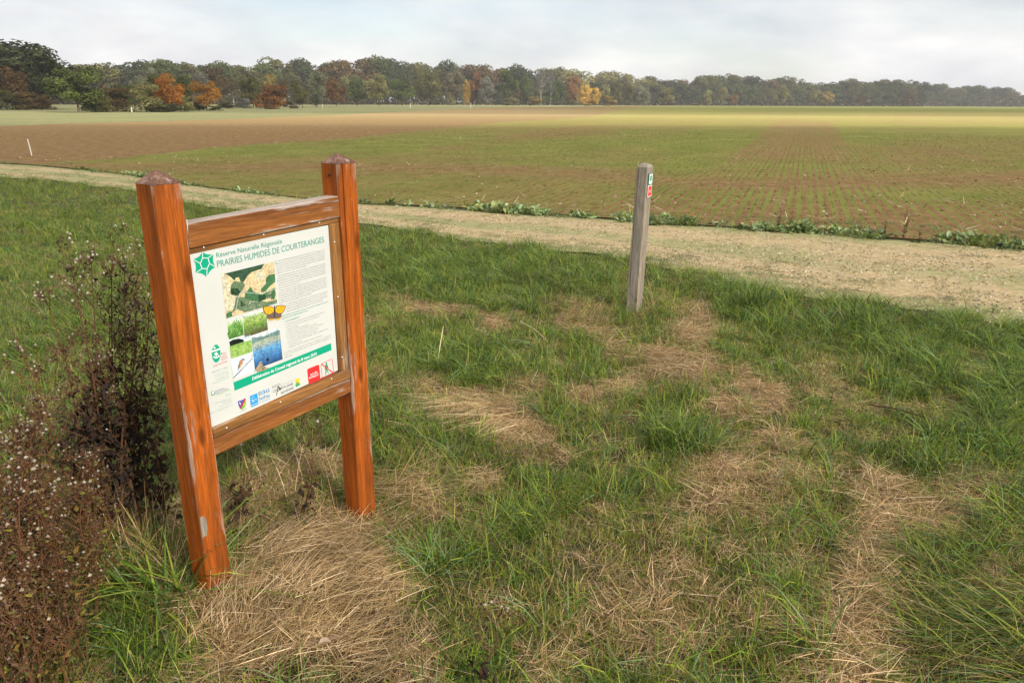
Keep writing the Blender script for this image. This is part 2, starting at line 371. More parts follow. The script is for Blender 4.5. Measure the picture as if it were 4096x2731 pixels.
moss = .44 + .24 * np.cos((A - .5) * 12.6) + .42 * np.clip(1 - A * 5, 0, 1) + .25 * np.clip((A - .93) * 12, 0, 1) + .34 * np.exp(-((A - .46) / .1) ** 2) * np.clip((2300 - px) / 900, .0, 1) + .2 * np.clip((1500 - px) / 900, 0, 1) + (fbm(V[:, 0], V[:, 1], 1.3, 9) - .5) * .6
ca = me.color_attributes.new('moss', 'FLOAT_COLOR', 'POINT')
cc = np.ones((len(V), 4), np.float32); cc[:, :3] = np.clip(moss, 0, 1)[:, None]; cc[:, 1] = np.clip(1.1 - A * 4.5, 0, 1) * np.clip((px - 1500) / 1500, 0, 1); ca.data.foreach_set('color', cc.ravel())
link_obj('path', me, kind='structure')

# field: polygon sheet with crop density and the painted sun strip
MEADOW_E = [(-500, 296), (0, 291), (170, 284), (450, 277), (800, 263), (1100, 249), (1350, 245.0), (1500, 242.5)]   # near edge of the pale meadow
FIELD_NEAR = [(a, b - (6 if a > 900 else 3)) for a, b in FAR_E]
def crop_density(x, y, px, py):
    X, Y = px / K, py / K
    g = np.full_like(X, .64)
    # brown stubble wedge along the meadow
    line = np.interp(X, [0, 280, 490, 815, 1156, 1344, 1500, 1760], [380, 364, 339, 316, 281, 270, 240, 200])
    g = np.where(Y < line, .10 + .0 * X, g)
    band = lambda y0, h: np.exp(-((Y - y0) / h) ** 2)
    low = Y >= line
    g = g + low * (.34 * band(np.interp(X, [300, 900, 1500, 2352], [352, 335, 330, 300]), 22) * (fbm(x, y, 5, 31) > .3))
    g = g - low * .42 * np.clip(1 - np.abs(Y - np.interp(X, [700, 1200, 1700, 2352], [380, 392, 425, 408])) / 22, 0, 1)
    g = g - low * .30 * blob(X, Y, 1200, 318, 230, 16, -6)
    g = g + low * .18 * np.clip(1 - np.abs(Y - np.interp(X, [900, 1700, 2352], [372, 382, 384])) / 9, 0, 1)
    wedge = (X > np.interp(Y, [262, 360], [1800, 1672])) & (X < np.interp(Y, [262, 372], [1905, 1975])) & (Y < 366) & (Y > 262)
    ws = np.clip((X - np.interp(Y, [262, 360], [1800, 1672])) / 14, 0, 1) * np.clip((np.interp(Y, [262, 372], [1905, 1975]) - X) / 14, 0, 1) * np.clip((372 - Y) / 14, 0, 1) * np.clip((Y - 268) / 16, 0, 1)
    g = g + ws * low * (.30 + .22 * fbm(x, y, 1.5, 3) - g)
    g = g + low * .3 * blob(X, Y, 1600, 345, 110, 45, -25)
    g = g - low * .14 * np.clip((X - 1990) / 80, 0, 1) * np.clip((400 - Y) / 60, 0, 1)
    g = g - .35 * np.clip((Y - 450) / 50, 0, 1) * (X > 500) * .7
    g = g + .20 * blob(X, Y, 2150, 450, 160, 12, 0)
    g = g + np.clip((X - 1250) / 450, 0, 1) * np.clip((262 - Y) / 6, 0, 1) * (.95 - g)
    return np.clip(g + (fbm(x, y, 3.5, 41) - .5) * .35 * low, 0, 1)
V = []; A = []; nx, ny = 520, 110
pxs = np.linspace(-900, 3300, nx) * K
for px_ in pxs:
    yb = edge(FIELD_NEAR, px_); a = G(px_, yb); d = ray(px_, yb)[:2]; d = d / np.linalg.norm(d)
    ye = edge(MEADOW_E, px_) if px_ < 1500 * K else None
    Dn = np.linalg.norm(a); Df = np.linalg.norm(G(px_, ye)) if ye is not None else 1500
    Df = min(Df, 1500)
    s = (np.arange(ny + 1) / ny) ** 1.3
    Ds = 1 / (1 / Dn + (1 / Df - 1 / Dn) * (np.arange(ny + 1) / ny))
    for D in Ds: V.append((d[0] * D, d[1] * D, .004))
V = np.array(V); V[:, 2] += 0
px, py, _ = project(V[:, 0], V[:, 1], V[:, 2])
cd = crop_density(V[:, 0], V[:, 1], px, py)
D = np.hypot(V[:, 0], V[:, 1])
pale = np.clip((D - 45) / 60, 0, 1) * .62 * np.clip(1.6 - D / 190, .15, 1)  # painted sun strip across the field, set by distance
Fs = [(k * (ny + 1) + r, (k + 1) * (ny + 1) + r, (k + 1) * (ny + 1) + r + 1, k * (ny + 1) + r + 1) for k in range(nx - 1) for r in range(ny)]
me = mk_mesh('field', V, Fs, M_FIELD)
pale = pale * (1 - .75 * np.clip((px / K - 1250) / 450, 0, 1) * np.clip((262 - py / K) / 5, 0, 1))  # painted sun cut back towards the wood on the right
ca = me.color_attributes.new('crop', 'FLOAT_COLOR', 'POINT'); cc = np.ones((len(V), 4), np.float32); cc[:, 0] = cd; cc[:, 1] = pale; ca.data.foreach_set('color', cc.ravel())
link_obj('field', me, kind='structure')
# pale meadow beyond the field, left
V = []
for px_ in np.linspace(-900, 1800, 120) * K:
    a = G(px_, edge(MEADOW_E, px_)); d = a / np.linalg.norm(a); Dn = min(np.linalg.norm(a), 1490)
    for D in (Dn, Dn * 1.3 if Dn * 1.3 < 500 else Dn + 5, max(Dn + 30, 520.0), max(Dn + 60, 1600.0)): V.append((d[0] * D, d[1] * D, .008))
Fs = [(k * 4 + r, (k + 1) * 4 + r, (k + 1) * 4 + r + 1, k * 4 + r + 1) for k in range(119) for r in range(3)]
link_obj('meadow', mk_mesh('meadow', V, Fs, M_MEADOW), kind='structure')

# ------------------------------------------------------------------ instancer (for what nobody could count)
def instancer(name, variants, P, rot, scl, idx, label=None, cat=None):
    coll = bpy.data.collections.new(name + '_source')
    for v in variants: coll.objects.link(v)
    me = bpy.data.meshes.new(name); n = len(P)
    me.vertices.add(n); me.vertices.foreach_set('co', np.asarray(P, np.float32).ravel())
    a = me.attributes.new('rot', 'FLOAT_VECTOR', 'POINT'); a.data.foreach_set('vector', np.asarray(rot, np.float32).ravel())
    a = me.attributes.new('scl', 'FLOAT', 'POINT'); a.data.foreach_set('value', np.asarray(scl, np.float32))
    a = me.attributes.new('idx', 'INT', 'POINT'); a.data.foreach_set('value', np.asarray(idx, np.int32))
    o = link_obj(name, me, kind='stuff', label=label, cat=cat)
    ng = bpy.data.node_groups.new(name + '_scatter', 'GeometryNodeTree')
    ng.interface.new_socket('Geometry', in_out='INPUT', socket_type='NodeSocketGeometry')
    ng.interface.new_socket('Geometry', in_out='OUTPUT', socket_type='NodeSocketGeometry')
    gi = ng.nodes.new('NodeGroupInput'); go = ng.nodes.new('NodeGroupOutput')
    ip = ng.nodes.new('GeometryNodeInstanceOnPoints'); ci = ng.nodes.new('GeometryNodeCollectionInfo')
    ci.inputs['Collection'].default_value = coll; ci.inputs['Separate Children'].default_value = True; ci.inputs['Reset Children'].default_value = True
    def na(nm, ty):
        q = ng.nodes.new('GeometryNodeInputNamedAttribute'); q.data_type = ty; q.inputs['Name'].default_value = nm
        return [s for s in q.outputs if s.enabled and s.name == 'Attribute'][0]
    L = ng.links.new
    L(gi.outputs[0], ip.inputs['Points']); L(ci.outputs[0], ip.inputs['Instance']); ip.inputs['Pick Instance'].default_value = True
    L(na('idx', 'INT'), ip.inputs['Instance Index']); L(na('rot', 'FLOAT_VECTOR'), ip.inputs['Rotation']); L(na('scl', 'FLOAT'), ip.inputs['Scale'])
    L(ip.outputs[0], go.inputs[0])
    md = o.modifiers.new('scatter', 'NODES'); md.node_group = ng
    return o

def blades(n, h, w, e0, droop, spread, cols, seg=3, r=None, az=None, z0=(0, 0), cut=False):
    """n curved tapering blades as arrays. e0 start elevation range, droop how much it bends over"""
    r = r or rng
    V = np.zeros((n, seg * 2 + 1, 3)); C = np.zeros((n, seg * 2 + 1, 3))
    a = r.uniform(0, 2 * math.pi, n) if az is None else az[0] + r.normal(0, az[1], n)
    rad = spread * np.sqrt(r.uniform(0, 1, n)); ba = r.uniform(0, 2 * math.pi, n)
    pos = np.stack([rad * np.cos(ba), rad * np.sin(ba), r.uniform(*z0, n)], -1)
    L = r.uniform(h[0], h[1], n); W = r.uniform(w[0], w[1], n)
    el = r.uniform(e0[0], e0[1], n); dr = r.uniform(droop[0], droop[1], n)
    tw = a + math.pi / 2 + r.normal(0, .5, n)
    side = np.stack([np.cos(tw), np.sin(tw), r.normal(0, .25, n)], -1)
    cols = np.array(cols); ci = r.integers(0, len(cols), n); base = cols[ci] * r.uniform(.75, 1.25, (n, 1))
    for k in range(seg + 1):
        tt = k / seg; ww = W * (1 - tt) ** .55 if not cut else W * (1 - .35 * tt)
        if k < seg:
            V[:, 2 * k] = pos - side * ww[:, None] / 2; V[:, 2 * k + 1] = pos + side * ww[:, None] / 2
            shade = base
            C[:, 2 * k] = shade; C[:, 2 * k + 1] = shade
            e = el - dr * (k + .5) / seg
            pos = pos + np.stack([np.cos(a) * np.cos(e), np.sin(a) * np.cos(e), np.sin(e)], -1) * (L / seg)[:, None]
        else: V[:, 2 * k] = pos; C[:, 2 * k] = base * 1.05
    Fs = []
    st = seg * 2 + 1
    for i in range(n):
        o = i * st
        for k in range(seg - 1): Fs.append((o + 2 * k, o + 2 * k + 1, o + 2 * k + 3, o + 2 * k + 2))
        o2 = o + 2 * (seg - 1); Fs.append((o2, o2 + 1, o2 + 2))
    V = V.reshape(-1, 3); V[:, 2] = np.maximum(V[:, 2], -.01)
    return V, Fs, C.reshape(-1, 3)
def combine(parts):
    V = []; Fs = []; C = []; o = 0
    for v, f, c in parts:
        V.append(v); C.append(c); Fs += [tuple(i + o for i in q) for q in f]; o += len(v)
    return np.concatenate(V), Fs, np.concatenate(C)
def variant(name, parts, mat):
    V, Fs, C = combine(parts); return bpy.data.objects.new(name, mk_mesh(name, V, Fs, mat, C))
GR = [(.088, .155, .012), (.125, .20, .016), (.19, .255, .022), (.075, .135, .022), (.26, .30, .038), (.038, .078, .008)]
GRY = [(.24, .25, .035), (.30, .27, .055), (.19, .22, .025)]
BLUE = [(.10, .185, .055), (.16, .245, .10)]
DRY = [(.50, .34, .165), (.60, .43, .235), (.34, .21, .09), (.70, .53, .32), (.14, .08, .033), (.42, .275, .13), (.30, .22, .08)]
TAWNY = [(.30, .21, .09), (.24, .17, .06)]
R90 = math.pi / 2
vg = []
for k in range(4):   # short turf 0-3
    vg.append(variant('grass_a%02d' % k, [blades(26, (.03, .085), (.0018, .0035), (.6, 1.6), (-.1, 1.4), .06, GR + GRY), blades(12, (.02, .07), (.0015, .003), (.2, 1.4), (0, .8), .06, DRY)], M_GRASS))
for k in range(4):   # medium green 4-7
    vg.append(variant('grass_b%02d' % k, [blades(24, (.08, .19), (.0025, .0055), (.7, 1.6), (.3, 2.0), .055, GR + BLUE), blades(4, (.05, .13), (.0015, .003), (.3, 1.4), (0, 1), .06, DRY + TAWNY)], M_GRASS))
for k in range(3):   # long arching 8-10
    vg.append(variant('grass_c%02d' % k, [blades(22, (.16, .34), (.003, .0065), (.9, 1.5), (.9, 2.6), .06, GR + BLUE + [(.06, .12, .03)]), blades(6, (.1, .25), (.0015, .003), (.3, 1.3), (.3, 1.5), .05, DRY + TAWNY)], M_GRASS))
for k in range(3):   # yellowing mixed turf 11-13
    vg.append(variant('grass_d%02d' % k, [blades(14, (.03, .08), (.0018, .004), (.6, 1.6), (0, 1.2), .06, GRY + GR[:3]), blades(16, (.02, .07), (.0015, .0032), (.3, 1.5), (0, .6), .06, DRY + TAWNY, cut=True)], M_GRASS))
for k in range(3):   # laid-over long grass, combed toward +x 14-16
    vg.append(variant('grass_e%02d' % k, [blades(20, (.22, .42), (.003, .006), (.35, .9), (.5, 1.3), .08, GR + BLUE + TAWNY, az=(0, .34), seg=4), blades(14, (.2, .38), (.0018, .0035), (.2, .8), (.3, 1.1), .08, DRY, az=(0, .3), seg=4)], M_GRASS))
vs = []
for k in range(5):   # lying straw mats 0-4
    vs.append(variant('straw_a%02d' % k, [blades(60, (.05, .17), (.0010, .0024), (-.10, .20), (0, .3), .08, DRY, z0=(0, .03), cut=True)], M_STRAW))
for k in range(3):   # combed straw 5-7
    vs.append(variant('straw_b%02d' % k, [blades(54, (.08, .22), (.0010, .0023), (-.05, .26), (.1, .5), .08, DRY, z0=(0, .04), az=(0, .45), cut=True)], M_STRAW))
for k in range(2):   # upright stubble 8-9
    vs.append(variant('straw_c%02d' % k, [blades(26, (.03, .11), (.0011, .0025), (.5, 1.5), (-.2, .6), .05, DRY + TAWNY, cut=True)], M_STRAW))

def scatter_pts(dens, y0, y1, margin=.8, x_lim=None):
    """uniform random points of the visible wedge, dens per m2"""
    hw = lambda y: y * .80 + margin
    A = (hw(y0) + hw(y1)) * (y1 - y0); n = int(A * dens)
    y = rng.uniform(y0, y1, n * 2); x = rng.uniform(-1, 1, n * 2) * hw(y1)
    k = np.abs(x) < hw(y); x, y = x[k][:n], y[k][:n]
    return x, y
gx, gy = [], []
for dens, a, b in ((620, 1.3, 3.2), (480, 3.2, 5.5), (330, 5.5, 8.5), (220, 8.5, 12), (120, 12, 18), (60, 18, 28)):
    x, y = scatter_pts(dens, a, b); gx.append(x); gy.append(y)
gx = np.concatenate(gx); gy = np.concatenate(gy)
px, py, _ = project(gx, gy, 0 * gx); X, Y = px / K, py / K
ne = edge(NEAR_E, px) / K
rag = (fbm(gx, gy, .45, 50) - .5) * 48 * (.5 + X / 3000) * np.clip(8 / gy, .3, 2)
lawn = Y > ne + rag
sm = straw_mask(gx, gy, px, py)
# turf near the field edge is short; long dense grass to the right below the track
lush = np.clip(np.maximum.reduce([blob(X, Y, 1750, 690, 140, 60, 10), blob(X, Y, 2050, 760, 260, 80, 14), blob(X, Y, 2250, 850, 250, 110, 15), blob(X, Y, 1100, 640, 300, 90, 5) * .9,
    blob(X, Y, 1350, 690, 90, 50), blob(X, Y, 1050, 840, 170, 60, 0) * .8, blob(X, Y, 160, 800, 300, 260) * .55, blob(X, Y, 1550, 1010, 110, 50) * .9, blob(X, Y, 2250, 1050, 150, 120) * .6,
    blob(X, Y, 930, 1000, 90, 50) * .9, blob(X, Y, 1400, 1120, 200, 60) * .6, blob(X, Y, 1150, 1240, 150, 60) * .6, blob(X, Y, 1750, 1400, 200, 120) * .5, blob(X, Y, 330, 1450, 160, 120) * .9, blob(X, Y, 2130, 1350, 90, 120) * .7]), 0, 1)
comb = np.maximum(blob(X, Y, 2270, 1420, 240, 190, 10), blob(X, Y, 2330, 1230, 130, 90) * .8)
dryturf = np.clip(np.maximum(blob(X, Y, 1450, 1380, 420, 210) * .9, blob(X, Y, 1650, 1080, 300, 160) * .6) + (fbm(gx, gy, .5, 71) - .4), 0, 1)
n = len(gx); u = rng.uniform(0, 1, n)
keep = lawn & (u > sm * .94)
idx = np.where(rng.uniform(0, 1, n) < .3 + .4 * lush, rng.integers(4, 8, n), rng.integers(0, 4, n))
idx = np.where((rng.uniform(0, 1, n) < (.09 + lush * .40) * (fbm(gx, gy, .3, 61) > .40)), rng.integers(8, 11, n), idx)
idx = np.where((rng.uniform(0, 1, n) < dryturf * .95) & (lush < .6), rng.integers(11, 14, n), idx)
idx = np.where(rng.uniform(0, 1, n) < comb * .42, rng.integers(14, 17, n), idx)
idx = np.where((sm > .12) & ((idx >= 14) | ((idx >= 8) & (idx < 11))), rng.integers(11, 14, n), idx)
rz = rng.uniform(0, 2 * math.pi, n); combrot = math.radians(200) + (fbm(gx, gy, .45, 81) - .5) * 2.6
rz = np.where(idx >= 14, combrot, rz)
# the mown turf left of the track is a little shorter
scl = rng.uniform(.75, 1.25, n) * (1 + .25 * (fbm(gx, gy, .35, 91) - .5) * 2) * np.where(X < 800, np.where(Y < 900, .85, 1), 1)
scl *= np.clip(.72 + gy * .02, .7, 1.35)
k = keep
P = np.stack([gx, gy, hgt(gx, gy) - .012], -1)[k]
rot = np.stack([rng.normal(0, .12, n), rng.normal(0, .12, n), rz], -1)[k]
instancer('grass', vg, P, rot, scl[k], idx[k], 'rough green grass growing in tufts all around the sign', 'grass')

# lying straw
sx, sy = [], []
for dens, a, b in ((520, 1.3, 3.2), (420, 3.2, 5.5), (300, 5.5, 9)):
    x, y = scatter_pts(dens, a, b); sx.append(x); sy.append(y)
sx = np.concatenate(sx); sy = np.concatenate(sy); px, py, _ = project(sx, sy, 0 * sx); X, Y = px / K, py / K
sm = straw_mask(sx, sy, px, py); n = len(sx)
base_p = .15 + .2 * (fbm(sx, sy, .4, 33) > .52)
keep = (rng.uniform(0, 1, n) < np.maximum(sm * (1.0 + .5 * fbm(sx, sy, .16, 57)), base_p)) & (Y > edge(NEAR_E, px) / K + 6)
cm = np.maximum.reduce([blob(X, Y, 1090, 960, 150, 60, 10), blob(X, Y, 760, 1480, 330, 110, 10), blob(X, Y, 700, 1290, 160, 70), blob(X, Y, 1010, 1110, 130, 40)])
idx = np.where(rng.uniform(0, 1, n) < cm * .6, rng.integers(5, 8, n), rng.integers(0, 5, n))
idx = np.where((rng.uniform(0, 1, n) < .22) & (sm < .5), rng.integers(8, 10, n), idx)
rz = rng.uniform(0, 2 * math.pi, n)
crot = np.where(X > 900, math.radians(200), math.radians(35)) + (fbm(sx, sy, .33, 13) - .5) * 3.6 + rng.normal(0, .3, n)
rz = np.where((idx >= 5) & (idx < 8), crot, rz)
heap = .022 * blob(X, Y, 1985, 1370, 60, 260) + .040 * np.clip(cm + .3 * sm, 0, 1) * (Y > 1100) + .02 * sm
P = np.stack([sx, sy, hgt(sx, sy) - .008 + heap * rng.uniform(0, 1, n)], -1)
rot = np.stack([rng.normal(0, .1, n), rng.normal(0, .1, n), rz], -1)
instancer('straw', vs, P[keep], rot[keep], (rng.uniform(.7, 1.15, n) * np.where(sm > .3, 1, .8))[keep], idx[keep], 'pale dry straw and cut hay lying over the grass', 'straw')

# ------------------------------------------------------------------ verge weeds, crop shoots, stones
def leaf_cluster(name, n, L, W, cols, el=(.2, 1.2), spread=.06, mat=M_GRASS):
    mb = MB()
    for i in range(n):
        a = random.uniform(0, 6.28); e = random.uniform(*el); l = random.uniform(*L); w_ = random.uniform(*W) / 2
        d = Vector((math.cos(a) * math.cos(e), math.sin(a) * math.cos(e), math.sin(e))); s = Vector((-math.sin(a), math.cos(a), 0))
        b = Vector((random.uniform(-spread, spread), random.uniform(-spread, spread), 0)); up = Vector((0, 0, 1))
        m1 = b + d * l * .35 ; m2 = b + d * l * .72 - up * l * .08; tip = b + d * l - up * l * .25
        dip = up * w_ * .5
        c = random.choice(cols); f = random.uniform(.75, 1.25); c = tuple(v * f for v in c)
        mb.add([b, m1 - s * w_ + dip, m1, m1 + s * w_ + dip, m2 - s * w_ * .8 + dip, m2, m2 + s * w_ * .8 + dip, tip],
               [(0, 2, 1), (0, 3, 2), (1, 2, 5, 4), (2, 3, 6, 5), (4, 5, 7), (5, 6, 7)], c)
    return bpy.data.objects.new(name, mb.mesh(name, mat))
WEED = [(.17, .24, .085), (.22, .29, .13), (.30, .36, .20), (.13, .19, .05), (.26, .27, .08)]
vw = [leaf_cluster('weed_a%d' % k, 16, (.06, .15), (.03, .07), WEED, (.05, .95), .12) for k in range(4)] + [variant('weed_b%d' % k, [blades(26, (.08, .24), (.003, .006), (.6, 1.5), (.2, 1.4), .07, GR + GRY), blades(12, (.08, .26), (.002, .004), (.5, 1.5), (0, .9), .08, DRY + TAWNY)], M_GRASS) for k in range(2)]
pw, rw, sw, iw = [], [], [], []
for i in range(2300):
    X = random.uniform(-60, 2420); f = vnoise(X, 0, 60, 2)
    if X < 170 : continue
    dens = .75 if X > 1010 else (.45 if X < 620 else .12)
    if random.random() > dens * max(.04, (float(f) - .30) * 2.4) * (.35 + 1.1 * float(vnoise(X, 9, 23, 8))): continue
    px_ = X * K; thick = (9 + 13 * float(vnoise(X, 5, 90, 4))) if X > 1010 else (7 if X < 620 else 8)
    y_ = edge(FAR_E, px_) - random.uniform(-.15, 1) * thick * K * (.55 + .35 * X / 2352)
    q = G(px_, y_); s_ = random.uniform(.35, 1.3) * (.6 + .5 * float(f))
    pw.append((q[0], q[1], 0)); rw.append((random.gauss(0, .2), random.gauss(0, .2), random.uniform(0, 6.28))); sw.append(s_ * (1 if X > 1010 else .9)); iw.append(random.randrange(6))
instancer('verge_weeds', vw, pw, rw, sw, iw, 'low blue-green leafy weeds edging the sown field along the track', 'weeds')

SH = [(.16, .175, .04), (.20, .205, .055), (.135, .145, .035)]
vr = []
for k in range(4):
    parts = []
    for j in range(9):
        v, f_, c_ = blades(3, (.035, .075), (.003, .006), (.8, 1.5), (.1, 1.0), .015, SH, seg=2)
        v[:, 1] += -.22 + j * .055 + random.uniform(-.015, .015); v[:, 0] += random.gauss(0, .006); parts.append((v, f_, c_))
    vr.append(variant('shoots_%d' % k, parts, M_GRASS))
rd = np.array([.35, .937]); rp = np.array([.937, -.35])
pu = np.arange(-36, 34, .125); pv = np.arange(6, 58, .5)
UU, VV = np.meshgrid(pu, pv); UU = UU.ravel(); VV = VV.ravel() + rng.uniform(-.2, .2, UU.size)
x = UU * rp[0] + VV * rd[0]; y = UU * rp[1] + VV * rd[1]
px, py, c_ = project(x, y, 0 * x)
ok = (c_ > 0) & (px > -250) & (px < 4350) & (py < edge(FIELD_NEAR, px) - 8) & (np.hypot(x, y) < 52)
x, y, px, py = x[ok], y[ok], px[ok], py[ok]
cd = crop_density(x, y, px, py); streakn = fbm(UU[ok], VV[ok] * .04, .9, 77)
ok = rng.uniform(0, 1, len(x)) < np.clip((cd + (streakn - .5) * .6) * 1.35 - .12, .0, 1) * np.clip(1.3 - np.hypot(x, y) / 70, .3, 1)
x, y = x[ok], y[ok]; n = len(x)
instancer('crop_shoots', vr, np.stack([x, y, 0 * x + .004], -1), np.stack([0 * x, 0 * x, -ROW_ANG + rng.normal(0, .03, n)], -1), rng.uniform(.35, .85, n), rng.integers(0, 4, n), 'rows of short green crop shoots in brown soil', 'crop')

def stone(name, cols, flat=.6):
    mb = MB(); V = []
    for i in range(8):
        s = Vector(((1 if i & 1 else -1), (1 if i & 2 else -1), (1 if i & 4 else -1) * flat)) * .5
        V.append(s + Vector([random.uniform(-.22, .22) for _ in range(3)]))
    mb.add(V, [(0, 2, 3, 1), (4, 5, 7, 6), (0, 1, 5, 4), (2, 6, 7, 3), (0, 4, 6, 2), (1, 3, 7, 5)], random.choice(cols)); return bpy.data.objects.new(name, mb.mesh(name, M_STRAW))
vcl = [stone('clod_a%d' % k, [(.22, .125, .055), (.28, .16, .075), (.19, .10, .045)], .8) for k in range(4)] + [stone('clod_b%d' % k, [(.48, .41, .30), (.40, .32, .22)], .4) for k in range(3)] + \
      [variant('clod_c%d' % k, [blades(5, (.06, .2), (.006, .012), (-.1, .3), (0, .3), .05, [(.5, .4, .26), (.42, .32, .2)], cut=True)], M_STRAW) for k in range(2)]
x, y = [], []
for dens, a, b in ((16, 6, 14), (4, 14, 24), (.6, 24, 45)):
    q = scatter_pts(dens, a, b); x.append(q[0]); y.append(q[1])
x = np.concatenate(x); y = np.concatenate(y); px, py, _ = project(x, y, 0 * x)
ok = (py < edge(FIELD_NEAR, px)); x, y, px, py = x[ok], y[ok], px[ok], py[ok]; n = len(x)
near = np.clip((py / K - 400) / 50, 0, 1)
u = rng.uniform(0, 1, n); idx = np.where(u < .72, rng.integers(0, 4, n), np.where(u < .84, rng.integers(4, 7, n), rng.integers(7, 9, n)))
s = np.where(idx < 4, rng.uniform(.01, .05, n) * rng.uniform(.3, 1, n), np.where(idx < 7, rng.uniform(.012, .04, n), rng.uniform(.6, 1.3, n)))
instancer('soil_clods', vcl, np.stack([x, y, 0 * x + .006], -1), np.stack([rng.normal(0, .3, n), rng.normal(0, .3, n), rng.uniform(0, 6.28, n)], -1), s, idx, 'brown soil clods, pale flints and old straw on the sown field', 'soil')
vgv = [stone('gravel_%d' % k, [(.42, .34, .21), (.37, .29, .17), (.33, .25, .15), (.54, .48, .36)], .35) for k in range(6)]
x, y = [], []
for dens, a, b in ((520, 5, 9), (240, 9, 13), (60, 13, 20)):
    q = scatter_pts(dens, a, b); x.append(q[0]); y.append(q[1])
x = np.concatenate(x); y = np.concatenate(y); px, py, _ = project(x, y, 0 * x); Y = py
ok = (Y > edge(FAR_E, px) + 4) & (Y < edge(NEAR_E, px) + 4) & (fbm(x, y, .6, 19) > .40); x, y = x[ok], y[ok]; n = len(x)
instancer('gravel', vgv, np.stack([x, y, hgt(x, y) * .4 + .008], -1), np.stack([rng.normal(0, .3, n), rng.normal(0, .3, n), rng.uniform(0, 6.28, n)], -1), rng.uniform(.005, .02, n), rng.integers(0, 6, n), 'pale chalky gravel scattered over the track', 'gravel')
# short turf growing on the track
x, y = [], []
for dens, a, b in ((170, 5, 9), (130, 9, 14), (70, 14, 26)):
    q = scatter_pts(dens, a, b); x.append(q[0]); y.append(q[1])
x = np.concatenate(x); y = np.concatenate(y); px, py, _ = project(x, y, 0 * x)
A = (edge(NEAR_E, px) - py) / (edge(NEAR_E, px) - edge(FAR_E, px)); n = len(x)
pr = .14 + .7 * np.clip(1 - A * 6, 0, 1) + .55 * np.exp(-((A - .5) / .14) ** 2) * np.clip((2600 - px) / 900, .12, 1) * (fbm(x, y, 1.1, 9) > .45) + .5 * np.clip((A - .92) * 14, 0, 1) + .18 * (px < 1300)
ok = (A > -.05) & (A < 1.25) & (rng.uniform(0, 1, n) < pr * (fbm(x, y, .5, 52) > .44) + .7 * (A < .34) * (fbm(x, y, .35, 53) > .46 + .3 * np.clip(A, 0, 1))); x, y = x[ok], y[ok]; n = len(x)
vt = [variant('turf_%d' % k, [blades(30, (.015, .045), (.0022, .004), (.3, 1.5), (0, 1), .08, [(.19, .22, .09), (.24, .26, .12), (.15, .19, .06)]), blades(6, (.02, .04), (.002, .003), (.1, 1), (0, 1), .07, DRY)], M_GRASS) for k in range(3)]
instancer('track_turf', vt, np.stack([x, y, hgt(x, y) * .4 + .004], -1), np.stack([0 * x, 0 * x, rng.uniform(0, 6.28, n)], -1), rng.uniform(.6, 1.2, n), rng.integers(0, 3, n), 'short mossy turf growing in patches on the track', 'turf')
#PART2
# ------------------------------------------------------------------ INFORMATION BOARD
X1, Y1, ANG, WD, S_, H1, H2 = -1.0225, 2.1838, .9789, .7003, .09, 1.423, 1.4385
ua = np.array([math.cos(ANG), math.sin(ANG), 0]); na_ = np.array([math.sin(ANG), -math.cos(ANG), 0]); A0 = np.array([X1, Y1, 0])
board = link_obj('information_board', None, label='orange-brown wooden information board with white printed panel between two posts', cat='information board', loc=(X1, Y1, 0), rot=(0, 0, ANG))
INS = .015
def B(px, py, ins=INS):
    """photo point on the panel plane -> board's own frame (along, height)"""
    d = ray(px, py); o = np.array([0, 0, H]); q = A0 + na_ * (S_ / 2 - ins)
    t = np.dot(na_, q - o) / np.dot(na_, d); P = o + d * t - A0
    return float(np.dot(P, ua)), float(P[2])
def post_mesh(name, s, h, z0, notch=None, mat=M_POST, r=.007, seed=0):
    rr = random.Random(seed); prof = []
    hs = s / 2
    for cx, cy, a0 in ((-1, -1, 180), (1, -1, 270), (1, 1, 0), (-1, 1, 90)):
        for k in range(4):
            a = math.radians(a0 + 30 * k); prof.append([cx * (hs - r) + r * math.cos(a), cy * (hs - r) + r * math.sin(a), 0])
        if cy == -1 and cx == -1:
            prof += [[notch - .004, -hs, 1], [notch, -hs, 2], [notch + .004, -hs, 3]] if notch is not None else []
    zs = np.linspace(z0, h, 34); V = []; n = len(prof)
    for i, z in enumerate(zs):
        dep = 0 if notch is None else np.clip((z - .95) / .25, 0, 1)
        for x, y, kd in prof:
            w = .0008 * math.sin(z * 9 + x * 60 + seed) + .0006 * math.sin(z * 23 + y * 80)
            xx, yy = x * (1 + w * 8), y * (1 + w * 8)
            if kd == 2: yy = -hs + .022 * dep
            if kd == 1: xx = notch - .0005 - .0028 * dep
            if kd == 3: xx = notch + .0005 + .0022 * dep
            V.append((xx + (.0015 * math.sin(z * 14) if kd else 0), yy, z))
    F_ = [(i * n + k, i * n + (k + 1) % n, (i + 1) * n + (k + 1) % n, (i + 1) * n + k) for i in range(33) for k in range(n)]
    F_.append(tuple(33 * n + k for k in range(n)))
    return mk_mesh(name, V, F_, mat)
def cap_mesh(s, h, rise, mat):
    mb = MB(); a = s / 2 - .0005; b = s / 2 - .004
    V = [(-a, -a, h + .001), (a, -a, h + .001), (a, a, h + .001), (-a, a, h + .001), (-b, -b, h + .006), (b, -b, h + .006), (b, b, h + .006), (-b, b, h + .006)]
    V += [(-.010, -.008, h + rise - .002), (.009, -.008, h + rise - .001), (.010, .009, h + rise), (-.008, .010, h + rise)]
    F_ = []
    for l in (0, 4):
        for k in range(4): F_.append((l + k, l + (k + 1) % 4, l + 4 + (k + 1) % 4, l + 4 + k))
    F_.append((8, 9, 10, 11)); mb.add(V, F_); return mb.mesh('cap', mat)
pl_ = link_obj('post', post_mesh('post', S_, H1, -.15, None, seed=1), board)
